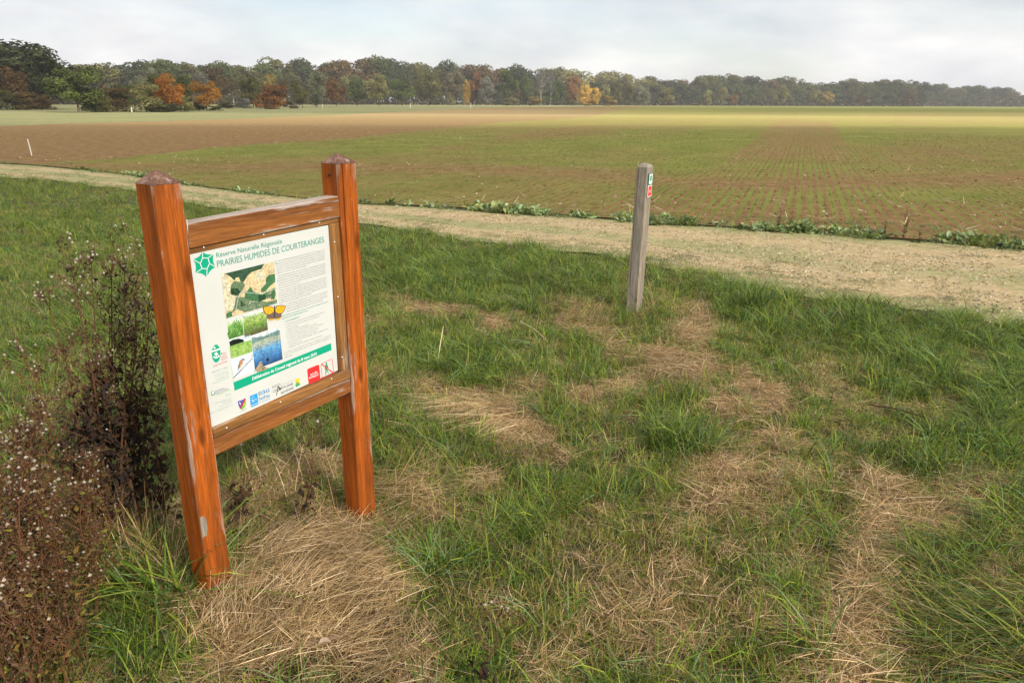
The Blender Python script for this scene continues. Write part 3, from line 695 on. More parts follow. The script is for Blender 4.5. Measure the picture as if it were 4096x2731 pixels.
link_obj('cap', cap_mesh(S_, H1, .036, M_CAP), pl_)
pr_ = link_obj('post', post_mesh('post', S_, H2, -.2, -S_ / 2 + .020, seed=5), board, loc=(WD, 0, 0), label='right post split by a long vertical crack')
link_obj('cap', cap_mesh(S_, H2, .032, M_CAP), pr_)
# bare splintered wood low on the left post's front edge
def P2(px, py): a, z = B(px, py, 0); return (a, -S_ / 2 - .0012, z)
pts = [(779, 1935), (786, 1990), (797, 2065), (803, 2068), (812, 2062), (824, 2072), (829, 2100), (827, 2140), (814, 2146), (808, 2160), (812, 2205), (822, 2240), (818, 2242), (806, 2205), (797, 2150), (787, 2060), (779, 1995)]
mb = MB(); V = [P2(*q) for q in pts]; V = [(max(v[0], -S_ / 2 + .002), v[1] + random.uniform(-.0006, .0008), v[2]) for v in V]
V2 = [(v[0], -S_ / 2 + .004, v[2]) for v in V]; n = len(V)
mb.add(V + V2, [tuple(range(n))] + [(i, (i + 1) % n, n + (i + 1) % n, n + i) for i in range(n)])
link_obj('bare_wood_patch', mb.mesh('bare_wood_patch', M_GREY), pl_, label='splintered grey bare wood low on the front edge')

def beam(name, p, mat, y0, y1, parent=board, bev=.004):
    """bar given by its four front corners (along, height): tl, tr, br, bl"""
    V = [(q[0], y0, q[1]) for q in p] + [(q[0], y1, q[1]) for q in p]
    c = np.mean(np.array(V), 0); V = [tuple(np.array(v) - c) for v in V]
    me = mk_mesh(name, V, [(0, 3, 2, 1), (4, 5, 6, 7), (0, 1, 5, 4), (1, 2, 6, 5), (2, 3, 7, 6), (3, 0, 4, 7)], mat)
    o = link_obj(name, me, parent, loc=tuple(c)); b = o.modifiers.new('bevel', 'BEVEL'); b.width = bev; b.segments = 2; return o
L0, L1 = S_ / 2 + .0005, WD - S_ / 2 - .0005; SL = .0239
def zz(z, a): return z + SL * (a - L0) / (L1 - L0)
def rect(z1, z0, a0=L0, a1=L1): return [(a0, zz(z1, a0)), (a1, zz(z1, a1)), (a1, zz(z0, a1)), (a0, zz(z0, a0))]
yf = -(S_ / 2 - .006)
tr_ = beam('top_rail', rect(1.3034, 1.2292), M_RAIL, -(S_ / 2 - .004), .022)
tr_['label'] = 'top rail flaking along its upper edge'
mb = MB(); V = []
for q in ((738, 876), (749, 880), (751, 900), (748, 940), (751, 985), (745, 992), (743, 940), (745, 900)):
    a, z = B(*q, ins=.004); V.append((max(a, L0 + .001), -(S_ / 2 - .004) - .0012, z))
V2 = [(v[0], v[1] + .003, v[2]) for v in V]; n = len(V); TC = np.array(tr_.location)
mb.add([tuple(np.array(v) - TC) for v in V + V2], [tuple(range(n))] + [(i, (i + 1) % n, n + (i + 1) % n, n + i) for i in range(n)], (.55, .50, .42))
link_obj('bare_streak', mb.mesh('bare_streak', M_PRINT), tr_, label='pale bare streak down the left end of the rail')
br_ = beam('bottom_rail', rect(.6076, .5502), M_RAIL, -(S_ / 2 - .006), .022)
PY = -(S_ / 2 - INS)
beam('frame_strip', rect(1.2287, 1.2105), M_STRIP, PY - .0015, .012, bev=.002)
beam('frame_strip', rect(.6462, .6082), M_STRIP, PY - .013, .012, bev=.006)
beam('frame_strip', [(WD - S_ / 2 - .050, 1.231), (L1, 1.2335), (L1, .668), (WD - S_ / 2 - .0505, .668)], M_STRIPV, PY - .005, .012, bev=.004)
mb = MB()
pnl = [B(751, 1016), B(1313, 901), B(1352, 1481), B(843, 1715)]
panel = beam('panel', [(pnl[0][0], pnl[0][1]), (pnl[1][0], pnl[1][1]), (pnl[2][0], pnl[2][1]), (pnl[3][0], pnl[3][1])], M_PANEL, PY, PY + .006, bev=.001)
PC = np.array(panel.location)
c1 = lambda x, y: (x * .47824 + 500, y * .47824 + 600)
c2 = lambda x, y: (x * .38259 + 700, y * .38259 + 1250)
c3 = lambda x, y: (x * .31891 + 700, y * .31891 + 1000)
c4 = lambda x, y: (x * .16578 + 1080, y * .16578 + 990)
c5 = lambda x, y: (x * .14031 + 1100, y * .14031 + 1230)
c6 = lambda x, y: (x * .24233 + 820, y * .24233 + 1340)
def PP(cf, x, y, layer=1):
    a, z = B(*cf(x, y)); return (a - PC[0], PY - .0004 * layer - PC[1], z - PC[2])
_tcache = {}
def text_geo(s, res=1, bold=False):
    k = (s, res, bold)
    if k in _tcache: return _tcache[k]
    cu = bpy.data.curves.new('t', 'FONT'); cu.body = s; cu.resolution_u = res; cu.size = 1
    if bold: cu.offset = .022
    ob = bpy.data.objects.new('t', cu); me = bpy.data.meshes.new_from_object(ob)
    V = np.array([v.co[:] for v in me.vertices]); Fs = [tuple(p.vertices) for p in me.polygons]
    bpy.data.objects.remove(ob); bpy.data.meshes.remove(me); _tcache[k] = (V, Fs); return V, Fs
def put_text(mb, s, cf, p0, p1, cap, col, layer=2, res=1, bold=False):
    a = np.array(PP(cf, *p0, layer)); b = np.array(PP(cf, *p1, layer)); V, Fs = text_geo(s, res, bold)
    x0, x1 = V[:, 0].min(), V[:, 0].max(); e = (b - a) / (x1 - x0); sc_ = cap / .70
    W = a + (V[:, :1] - x0) * e + V[:, 1:2] * np.array([0, 0, sc_]) + np.array([.12 * sc_ * 0, 0, 0])
    mb.add(W, Fs, col)
def poly(mb, cf, pts, col, layer=1):
    V = [PP(cf, x, y, layer) for x, y in pts]; mb.add(V, [tuple(range(len(V)))], col)
def line(mb, cf, p, q, w, col, layer=1):
    dx, dy = q[0] - p[0], q[1] - p[1]; l = math.hypot(dx, dy); nx, ny = -dy / l * w / 2, dx / l * w / 2
    poly(mb, cf, [(p[0] + nx, p[1] + ny), (q[0] + nx, q[1] + ny), (q[0] - nx, q[1] - ny), (p[0] - nx, p[1] - ny)], col, layer)
def ell(mb, cf, cx, cy, rx, ry, col, layer=1, n=20, rot=0):
    r = math.radians(rot); poly(mb, cf, [(cx + rx * math.cos(a) * math.cos(r) - ry * math.sin(a) * math.sin(r), cy + rx * math.cos(a) * math.sin(r) + ry * math.sin(a) * math.cos(r)) for a in np.linspace(0, 2 * math.pi, n, endpoint=False)], col, layer)
GRN = (.006, .36, .21); INK = (.07, .07, .08); TGR = (.03, .30, .23); WHT = (.8, .8, .8)
def emit(name, mb, mat=M_PRINT): return link_obj(name, mb.mesh(name, mat), panel)
# titles
mb = MB(); put_text(mb, 'Réserve Naturelle Régionale', c1, (765, 900), (1312, 779), .0150, TGR, res=4)
put_text(mb, 'PRAIRIES HUMIDES DE COURTERANGES', c1, (772, 981), (1664, 771), .0205, TGR, res=4)
put_text(mb, 'L', c4, (140, 408), (188, 398), .0135, TGR); emit('title_lettering', mb)
# body text
mb = MB()
P_ = ["classée par le Conseil régional de Champagne-Ardenne le 8 mars 2010. Elle couvre", "une surface d'environ 28 hectares de prairies naturelles humides sur deux secteurs", "distincts. La commune de Courteranges s'est fortement impliquée en acquérant la", "majorité de ces prairies afin de les préserver. Des parcelles privées ont également été"]
def Lk(k): return (140 + 4.8 * k, 350 + 56.5 * k)
def Rk(k): return (1308 + 3.7 * k, 66 + 52.6 * k)
def body(s, k, a=0, b=1, col=INK):
    l, r = Lk(k), Rk(k); f = lambda t: (l[0] + (r[0] - l[0]) * t, l[1] + (r[1] - l[1]) * t); put_text(mb, s, c4, f(a), f(b), .0033, col)
body('a Réserve Naturelle Régionale des Prairies Humides de Courteranges a été', 0, .045)
for i, s in enumerate(P_): body(s, 1.02 + i, .045 if i == 0 else 0)
body("incluses à la réserve avec l'accord des propriétaires.", 5, 0, .62)
for i, s in enumerate(["Ces prairies humides, fauchées ou pâturées, présentent un intérêt paysager et écologique", "remarquable lié à l'hydromorphie des sols et aux pratiques culturales anciennes (fauche).", "Elles hébergent de nombreux habitats naturels d'intérêt communautaire et une flore", "exceptionnelle, avec plusieurs espèces végétales protégées sur le plan national (Gratiole", "officinale, Renoncule à feuilles d'Ophioglosse, Violette élevée) ou régional (Ail anguleux,", "Gesse des marais, Inule des fleuves ...)."]): body(s, 6.3 + i * 1.03, .02 if i == 0 else 0, .46 if i == 5 else 1)
for i, s in enumerate(["La faune de la réserve compte également des espèces liées aux prairies humides parmi", "les insectes (Cuivré des marais), amphibiens (Grenouille agile), reptiles (Lézard vivipare),", "oiseaux (Bécassine des marais), mammifères (Musaraigne aquatique). La gestion agricole", "des parcelles, par fauche tardive ou pâturage, est indispensable au maintien de la richesse", "écologique du site. La réserve est également un espace pédagogique dédié à l'éducation", "à l'environnement et à la sensibilisation aux zones humides."]): body(s, 12.6 + i * 1.03, .02 if i == 0 else 0, .68 if i == 5 else 1)
for i, s in enumerate(["Le Conseil régional a confié la gestion de la réserve au Parc naturel régional", "de la Forêt d'Orient (gestionnaire principal) et au Conservatoire d'espaces", "naturels de Champagne-Ardenne (gestionnaire associé), qui bénéficient par", "ailleurs du soutien financier de l'Agence de l'eau Seine-Normandie."]): body(s, 19.1 + i * 1.03, .14, .9 if i == 3 else 1)
for s, p, q in [("• la circulation des personnes et de tout véhicule (motorisé ou non)", (285, 500), (1378, 142)), ("hormis pour les personnes autorisées et sur les itinéraires", (318, 562), (1258, 250)), ("et espaces aménagés ;", (325, 630), (672, 515)), ("• la circulation des animaux domestiques ;", (300, 700), (975, 478)), ("• le dépôt de déchets ou autre produit de toute nature ;", (310, 768), (1210, 458)), ("• la cueillette, l'arrachage, l'apport ou l'introduction de plantes ;", (320, 835), (1392, 460)), ("• le dérangement, trouble ou atteinte de quelque manière", (328, 900), (1243, 580)), ("que ce soit aux animaux d'espèces non domestiques ;", (358, 960), (1205, 660)), ("• le campement (tente ou véhicule aménagé), le bivouac, l'utilisation de feu", (343, 1030), (1506, 610)), ("et d'instruments sonores ;", (370, 1090), (785, 945)), ("• la dégradation des biens et équipements situés sur la réserve.", (356, 1162), (1345, 798)), ("Les activités nécessaires à la gestion, l'entretien, la surveillance et la sécurité de la", (255, 1305), (1588, 800)), ("réserve, les activités pastorales et agricoles, ainsi que les activités cynégétiques sont", (268, 1365), (1592, 862)), ("réglementées.", (275, 1430), (500, 1348))]:
    put_text(mb, s, c5, p, q, .0030, INK)
for s, p, q in [("Afin d'assurer la protection du site et des espèces sauvages, la réserve", (205, 258), (1500, -160)), ("fait l'objet d'une réglementation stricte.", (195, 335), (948, 84)), ("SONT INTERDITS :", (280, 420), (715, 272))]:
    put_text(mb, s, c5, p, q, .0034, TGR, bold=True)
emit('body_lettering', mb)
# hexagonal star emblem
mb = MB(); TIP = [(340, 18), (487, 45), (512, 216), (398, 348), (250, 293), (222, 113)]; HEX = [(345, 100), (412, 101), (432, 168), (400, 235), (338, 232), (315, 170)]
ctr = (373, 168); pts = []
for i in range(6):
    a, b = np.array(TIP[i], float), np.array(TIP[(i + 1) % 6], float); c = (a + b) / 2 * .66 + np.array(ctr) * .34
    for f in (0, .2, .4, .6, .8): pts.append(tuple(a * (1 - f) ** 2 + 2 * c * f * (1 - f) + b * f * f))
for i in range(30): poly(mb, c3, [ctr, pts[i], pts[(i + 1) % 30]], GRN, 1)
for i in range(6):
    line(mb, c3, HEX[i], HEX[(i + 1) % 6], 9, WHT, 2); line(mb, c3, HEX[i], TIP[i], 8, WHT, 2)
emit('star_emblem', mb)
# aerial map
mb = MB(); TAN = (.62, .50, .30); PTA = (.58, .55, .40); DG = (.035, .085, .05); MG = (.06, .17, .075); OG = (.13, .20, .11)
poly(mb, c3, [(580, 305), (1240, 145), (1280, 665), (640, 860)], TAN, 1)
for col, pts in [(PTA, [(582, 312), (622, 296), (700, 470), (690, 540), (612, 600)]), (DG, [(620, 296), (1120, 172), (1080, 235), (950, 280), (900, 330), (860, 400), (820, 395), (800, 340), (760, 345), (745, 385), (690, 330)]),
    (OG, [(705, 430), (740, 390), (850, 400), (880, 440), (830, 520), (790, 580), (700, 560), (690, 500)]), (DG, [(700, 480), (790, 480), (820, 530), (760, 570), (700, 545)]), (MG, [(725, 500), (775, 498), (770, 540), (720, 540)]),
    (MG, [(1175, 310), (1250, 300), (1255, 400), (1190, 450), (1130, 520), (1080, 530), (1075, 490), (1140, 420), (1140, 350)]), (PTA, [(1000, 320), (1050, 245), (1130, 300), (1130, 350), (1040, 400)]),
    (MG, [(945, 460), (985, 525), (1090, 550), (1250, 470), (1262, 560), (1240, 620), (1120, 600), (1080, 650), (960, 640), (870, 600), (880, 540)]), (PTA, [(1150, 560), (1215, 500), (1225, 560), (1180, 640)]),
    (DG, [(1040, 560), (1130, 560), (1140, 620), (1050, 640)]), (OG, [(760, 590), (900, 590), (960, 650), (1080, 640), (1160, 650), (1275, 620), (1278, 665), (1060, 730), (880, 780), (780, 740), (700, 800), (745, 700)]), (DG, [(820, 625), (890, 690), (820, 710)]), (MG, [(640, 800), (700, 760), (720, 830), (645, 858)]), (PTA, [(610, 600), (690, 540), (760, 600), (740, 720), (640, 770)])]:
    poly(mb, c3, pts, col, 2)
for p, q in [((795, 585), (810, 545)), ((810, 545), (850, 525)), ((850, 525), (1085, 552)), ((1085, 552), (1262, 480)), ((795, 585), (760, 750))]: line(mb, c3, p, q, 9, (.42, .48, .44), 3)
rl = random.Random(3)
for i in range(36): x = rl.uniform(880, 1060); y = 640 + rl.uniform(0, 110); line(mb, c3, (x, y), (x + rl.uniform(-22, 22), y + rl.uniform(-12, 12)), 5, (.60, .62, .58), 3)
emit('map_print', mb, M_PHOTO)
# photographs
def quadgrad(mb, cf, q, stops, layer=1, nseg=1):
    tl, tr, brr, bl = [np.array(v, float) for v in q]
    for (t0, cA), (t1, cB) in zip(stops[:-1], stops[1:]):
        V = [PP(cf, *(tl + (bl - tl) * t), layer) for t in (t0,)] + [PP(cf, *(tr + (brr - tr) * t0), layer), PP(cf, *(tr + (brr - tr) * t1), layer), PP(cf, *(tl + (bl - tl) * t1), layer)]
        o = len(mb.V); mb.V += V; mb.F.append((o, o + 1, o + 2, o + 3)); mb.C += [cA, cA, cB, cB]
def photo(cf, q, stops, extra=None, mat=M_PHOTO):
    mb = MB(); quadgrad(mb, cf, q, stops)
    if extra: extra(mb)
    emit('photo_print', mb, mat)
def ex1(mb):
    r = random.Random(1)
    for i in range(60):
        x = r.uniform(665, 840); y = r.uniform(900, 1080) - (x - 650) * .28 + 30; line(mb, c3, (x, y), (x + r.uniform(-18, 18), y - r.uniform(15, 50)), 7, r.choice([(.10, .38, .05), (.30, .55, .18), (.05, .18, .03)]), 2)
photo(c3, [(655, 905), (840, 850), (862, 1062), (675, 1120)], [(0, (.7, .78, .6)), (.3, (.18, .38, .08)), (1, (.05, .16, .03))], ex1)
def ex2(mb):
    r = random.Random(2)
    for i in range(90):
        x = r.uniform(860, 1145); y = r.uniform(800, 990) - (x - 850) * .26 + 40; ell(mb, c3, x, y, r.uniform(5, 14), r.uniform(4, 10), r.choice([(.18, .42, .06), (.45, .5, .10), (.08, .2, .04), (.35, .28, .18)]) if y < 960 - (x - 850) * .2 else r.choice([(.12, .08, .05), (.38, .34, .26), (.10, .18, .05)]), 2, 6)
photo(c3, [(848, 815), (1140, 745), (1165, 1000), (872, 1098)], [(0, (.7, .8, .75)), (.22, (.35, .5, .15)), (.6, (.14, .28, .05)), (1, (.10, .08, .05))], ex2)
def ex3(mb):
    poly(mb, c3, [(678, 1150), (720, 1125), (800, 1110), (850, 1120), (870, 1145), (860, 1150), (690, 1205)], (.012, .02, .012), 2)
photo(c3, [(676, 1135), (950, 1060), (970, 1272), (702, 1362)], [(0, (.62, .75, .82)), (.30, (.66, .76, .78)), (.32, (.22, .42, .08)), (.7, (.33, .50, .14)), (1, (.26, .46, .10))], ex3)
def exb(mb):
    line(mb, c6, (468, 705), (600, 570), 14, (.09, .06, .05), 2); line(mb, c6, (600, 570), (785, 375), 10, (.09, .06, .05), 2); ell(mb, c6, 775, 335, 9, 13, (.2, .16, .12), 2, 8); line(mb, c6, (690, 480), (672, 462), 6, (.15, .1, .1), 2)
    ell(mb, c6, 585, 480, 38, 75, (.60, .50, .36), 2, 14, 18); ell(mb, c6, 590, 445, 30, 40, (.50, .22, .12), 3, 12, 15); ell(mb, c6, 560, 510, 16, 50, (.22, .16, .12), 3, 10, 20)
    ell(mb, c6, 622, 405, 30, 24, (.45, .45, .46), 3, 12); line(mb, c6, (605, 395), (655, 405), 12, (.02, .02, .02), 4); line(mb, c6, (548, 545), (540, 590), 12, (.3, .25, .22), 3)
photo(c6, [(432, 400), (788, 285), (822, 606), (468, 712)], [(0, (.60, .72, .78)), (1, (.66, .77, .81))], exb, M_PRINT)
def exp_(mb):
    r = random.Random(5)
    for i in range(46):
        x = r.uniform(1000, 1320); y = r.uniform(1180, 1400) - (x - 1000) * .2; ell(mb, c3, x, y, r.uniform(3, 13), r.uniform(2, 6), (.05, .07, .08), 2, 7)
    ell(mb, c3, 1160, 1372, 18, 24, (.02, .025, .03), 2, 12)
    poly(mb, c3, [(960, 1100), (1120, 1080), (1200, 1040), (1310, 1000), (1312, 1060), (1140, 1100), (965, 1180)], (.16, .27, .27), 2)
    # snipe in the foreground
    poly(mb, c3, [(1010, 1500), (1040, 1440), (1062, 1395), (1085, 1400), (1100, 1450), (1150, 1470), (1175, 1480), (1120, 1508), (1030, 1532)], (.34, .28, .18), 3)
    line(mb, c3, (1045, 1430), (988, 1530), 7, (.3, .22, .15), 4)
    for i in range(4): line(mb, c3, (1075 + i * 18, 1450 + i * 8), (1110 + i * 14, 1490), 5, (.7, .62, .45) if i % 2 else (.05, .04, .03), 4)
photo(c3, [(955, 1090), (1308, 965), (1350, 1368), (1002, 1498)], [(0, (.66, .74, .78)), (.12, (.50, .60, .60)), (.2, (.38, .42, .30)), (.36, (.32, .42, .40)), (.5, (.12, .34, .62)), (.8, (.05, .17, .42)), (1, (.02, .06, .16))], exp_)
mb = MB()   # butterfly
OR = (.85, .42, .02); BR = (.16, .11, .09)
poly(mb, c3, [(1243, 735), (1215, 705), (1150, 700), (1098, 712), (1110, 775), (1140, 808), (1190, 812), (1240, 775)], (.06, .05, .05), 3)
poly(mb, c3, [(1250, 735), (1275, 695), (1340, 688), (1390, 702), (1372, 755), (1338, 800), (1290, 800), (1252, 775)], (.06, .05, .05), 3)
poly(mb, c3, [(1238, 738), (1212, 712), (1150, 708), (1108, 718), (1120, 770), (1145, 800), (1188, 803), (1234, 772)], OR, 4)
poly(mb, c3, [(1256, 738), (1280, 702), (1338, 696), (1380, 708), (1364, 752), (1334, 790), (1292, 792), (1258, 772)], OR, 4)
poly(mb, c3, [(1238, 775), (1190, 800), (1148, 815), (1150, 850), (1180, 878), (1225, 880), (1242, 860)], BR, 4)
poly(mb, c3, [(1250, 775), (1290, 795), (1330, 800), (1335, 840), (1305, 870), (1262, 872), (1246, 858)], BR, 4)
poly(mb, c3, [(1152, 848), (1180, 865), (1235, 862), (1230, 880), (1185, 880)], OR, 5); poly(mb, c3, [(1250, 860), (1300, 855), (1330, 838), (1308, 872), (1262, 874)], OR, 5)
line(mb, c3, (1247, 695), (1243, 850), 13, (.05, .05, .05), 5)
for x, y in ((1180, 738), (1150, 735), (1320, 715), (1338, 718), (1165, 770), (1330, 750), (1200, 760), (1290, 750)): ell(mb, c3, x, y, 5, 5, (.03, .02, .02), 5, 6)
emit('butterfly_print', mb)
# green banner
mb = MB(); poly(mb, c2, [(611, 728), (1631, 319), (1636, 391), (622, 817)], GRN, 1); put_text(mb, 'Délibération du Conseil régional du 8 mars 2010', c2, (808, 706), (1481, 441), .0108, WHT, bold=True, res=3)
line(mb, c2, (590, 560), (622, 817), 4, (.3, .6, .35), 1); emit('green_banner', mb)
# logos
mb = MB(); poly(mb, c2, [(656, 925), (700, 912), (738, 893), (741, 950), (728, 990), (705, 1014), (678, 1003), (662, 965)], (.10, .10, .38), 1)
poly(mb, c2, [(738, 905), (741, 950), (728, 990), (705, 1014), (690, 1008)], (.20, .50, .06), 2); line(mb, c2, (733, 898), (682, 1000), 15, (.55, .03, .06), 3); line(mb, c2, (672, 935), (684, 960), 8, WHT, 3); ell(mb, c2, 722, 958, 8, 10, (.6, .6, .05), 3, 8)
put_text(mb, 'COURTERANGES', c2, (672, 1042), (748, 1008), .002, INK); emit('shield_emblem', mb)
mb = MB(); poly(mb, c2, [(781, 873), (860, 840), (871, 938), (790, 970)], (.03, .33, .68), 1); poly(mb, c2, [(791, 976), (871, 944), (872, 958), (793, 990)], (.03, .33, .68), 1)
r = random.Random(8)
for i in range(14): ell(mb, c2, r.uniform(800, 852), r.uniform(875, 935), r.uniform(4, 10), r.uniform(3, 6), (.45, .66, .82), 2, 7)
BL = (.03, .22, .50); put_text(mb, 'eau', c2, (872, 868), (985, 826), .0200, BL, res=3); put_text(mb, 'SeiNe', c2, (876, 918), (992, 878), .0125, BL, res=3); put_text(mb, 'NORMANDIE', c2, (880, 950), (994, 904), .0068, (.3, .5, .66)); emit('water_agency_emblem', mb)
mb = MB(); put_text(mb, 'RÉGION', c2, (1016, 784), (1099, 750), .0050, INK); line(mb, c2, (1016, 796), (1232, 708), 1.5, INK); put_text(mb, 'CH MPAGNE', c2, (1020, 838), (1234, 752), .0088, INK); put_text(mb, 'A', c2, (1056, 872), (1108, 800), .026, INK); put_text(mb, 'RDENNE', c2, (1112, 852), (1240, 793), .0088, INK)
YE = (.85, .58, .03); G2 = (.02, .38, .12)
line(mb, c2, (1262, 695), (1298, 745), 26, YE, 2); line(mb, c2, (1300, 690), (1262, 735), 26, YE, 1); line(mb, c2, (1305, 735), (1262, 768), 26, G2, 1); line(mb, c2, (1268, 725), (1300, 752), 14, G2, 3); emit('region_emblem', mb)
mb = MB(); RD = (.78, .035, .035)
poly(mb, c2, [(1381, 604), (1390, 586), (1497, 543), (1507, 552), (1520, 702), (1397, 748)], RD, 1); put_text(mb, 'ACCÈS', c2, (1412, 661), (1489, 630), .0072, WHT, bold=True); put_text(mb, 'INTERDIT', c2, (1403, 694), (1502, 655), .0072, WHT, bold=True); emit('no_entry_notice', mb)
mb = MB(); q = [(1525, 548), (1532, 535), (1634, 485), (1645, 490), (1659, 632), (1541, 686)]
for i in range(6): line(mb, c2, q[i], q[(i + 1) % 6], 5, RD, 1)
WG = (.01, .26, .13); ell(mb, c2, 1582, 530, 9, 10, WG, 1, 12); poly(mb, c2, [(1572, 545), (1590, 540), (1603, 572), (1590, 590), (1606, 632), (1602, 638), (1584, 600), (1578, 648), (1570, 650), (1574, 590), (1568, 600), (1566, 570)], WG, 1)
line(mb, c2, (1530, 536), (1656, 632), 11, RD, 2); emit('no_walkers_sign', mb)
mb = MB(); ell(mb, c6, 183, 303, 72, 148, GRN, 1, 32); poly(mb, c6, [(112, 258), (240, 215), (246, 240), (113, 283)], WHT, 2)
for x, y, s in ((152, 200, 16), (162, 215, 12), (143, 210, 12), (180, 300, 20), (200, 310, 16), (165, 312, 16), (182, 330, 18), (150, 362, 18), (172, 375, 16), (195, 368, 18), (222, 340, 16), (230, 352, 14), (138, 358, 12), (186, 285, 10)): ell(mb, c6, x, y, s, s * .8, WHT, 2, 8)
emit('park_emblem', mb); mb = MB()
PK = (.60, .12, .14)
for s, p, q, h, c in [('Parc', (272, 332), (350, 306), .0090, PK), ('naturel', (268, 375), (356, 345), .0065, PK), ('régional', (262, 418), (362, 384), .0065, PK), ("de La Forêt d'Orient", (138, 527), (369, 441), .0075, PK),
    ('MAISON DU PARC', (115, 632), (373, 540), .0062, (.35, .45, .42)), ('10220 Piney', (160, 668), (378, 594), .0048, (.35, .5, .45)), ('Tél. 03 25 43 38 88', (165, 703), (385, 628), .0048, (.35, .5, .45)), ('bonjour@pnrfo.org', (175, 748), (390, 665), .0048, (.35, .5, .45)), ('www.pnr-foret-orient.fr', (122, 808), (393, 703), .0048, (.35, .5, .45)),
    ('Conservatoire', (163, 937), (320, 880), .0055, (.12, .08, .38)), ("d'espaces naturels", (163, 972), (382, 890), .0055, (.12, .08, .38)), ('Champagne-Ardenne', (172, 1002), (421, 906), .0055, (.30, .55, .12)), ('CENCA', (327, 1012), (428, 976), .0052, (.35, .5, .45)),
    ('33 Boulevard Jules Guesde', (150, 1144), (433, 1034), .0046, (.35, .5, .45)), ('10000 Troyes', (300, 1122), (438, 1068), .0046, (.35, .5, .45)), ('Tél : 03 25 80 50 50', (233, 1190), (445, 1106), .0046, (.35, .5, .45)), ('www.cen-champagne-ardenne.org', (78, 1300), (452, 1152), .0046, (.35, .5, .45))]:
    if s.startswith('33'): p, q = (150, 1120 + 24), (433, 1034)
    put_text(mb, s, c6, p, q, h, c)
ell(mb, c6, 124, 958, 27, 40, (.15, .50, .12), 1, 18); ell(mb, c6, 130, 952, 15, 24, WHT, 2, 12); line(mb, c6, (150, 930), (145, 990), 10, (.10, .10, .40), 3); line(mb, c6, (104, 998), (112, 990), 9, (.7, .12, .03), 3)
emit('address_lettering', mb)
# screws
def dome(name, r, mat, n=8):
    V = []; Fs = []
    for j, (rr, zz_) in enumerate(((1, 0), (.8, .38), (.4, .62))):
        for k in range(n): a = 2 * math.pi * k / n; V.append((r * rr * math.cos(a), -r * zz_, r * rr * math.sin(a)))
    for j in range(2):
        for k in range(n): Fs.append((j * n + k, j * n + (k + 1) % n, (j + 1) * n + (k + 1) % n, (j + 1) * n + k))
    Fs.append(tuple(2 * n + k for k in range(n))); return mk_mesh(name, V, Fs, mat, smooth=True)
sm_ = dome('screw', .0042, M_SCREW)
for cf, x, y, yy in ((c1, 660, 816, PY - .0015), (c1, 1160, 709, PY - .0015), (c1, 1626, 610, PY - .0015), (c1, 1754, 771, PY - .005), (c1, 1782, 1228, PY - .005), (c2, 1748, 468, PY - .005), (c2, 1638, 692, PY - .013), (c2, 1104, 936, PY - .013), (c2, 541, 1206, PY - .013), (c2, 1792, 686, yf)):
    a, z = B(*cf(x, y), ins=S_ / 2 + yy); link_obj('screw', sm_, board, loc=(a, yy, z))
link_obj('screw', dome('screw', .006, M_DARK), board, loc=(WD - S_ / 2 + .0005 - .001, .0, 1.40), rot=(0, 0, -math.pi / 2))

# ------------------------------------------------------------------ GREY MARKER POST
mg = G(2535, 1240); dirv = math.atan2(mg[1], mg[0])
ms = .103
marker = link_obj('marker_post', None, label='grey weathered square post with two small plaques beside the gravel track', cat='marker post', loc=(mg[0], mg[1], 0), rot=(0, math.radians(1.3), 0))
# wide face turned 20 degrees to the camera's left, narrow face to its right
th = dirv - math.pi / 2 - math.radians(20)
Mz = Matrix.Rotation(th, 4, 'Z')
def mpost():
    h = ms / 2; c = .014; prof = [(-h, -h), (h - c, -h), (h, -h + c), (h, h), (-h, h)]
    prof = [(-h + .004, -h), (h - c, -h), (h, -h + c), (h, h - .004), (h - .004, h), (-h + .004, h), (-h, h - .004), (-h, -h + .004)]
    n = len(prof); zs = np.linspace(-.2, 1.17, 16); V = []; Fs = []; mi = []
    for z in zs:
        for x, y in prof: V.append((x + .001 * math.sin(z * 12), y + .001 * math.sin(z * 17 + 1), z))
    for i in range(15):
        for k in range(n): Fs.append((i * n + k, i * n + (k + 1) % n, (i + 1) * n + (k + 1) % n, (i + 1) * n + k)); mi.append(1 if k == 1 else 0)
    o = len(V)
    for x, y in prof: V.append((x * .72, y * .72, 1.19))
    for k in range(n): Fs.append((15 * n + k, 15 * n + (k + 1) % n, o + (k + 1) % n, o + k)); mi.append(0)
    o2 = len(V)
    for x, y in prof: V.append((x * .25, y * .25, 1.201))
    for k in range(n): Fs.append((o + k, o + (k + 1) % n, o2 + (k + 1) % n, o2 + k)); mi.append(0)
    Fs.append(tuple(o2 + k for k in range(n))); mi.append(0)
    me = mk_mesh('post', V, Fs, M_GREY); me.materials.append(M_GREYL); me.polygons.foreach_set('material_index', mi); return me
mpo = link_obj('timber', mpost(), marker, rot=(0, 0, th))
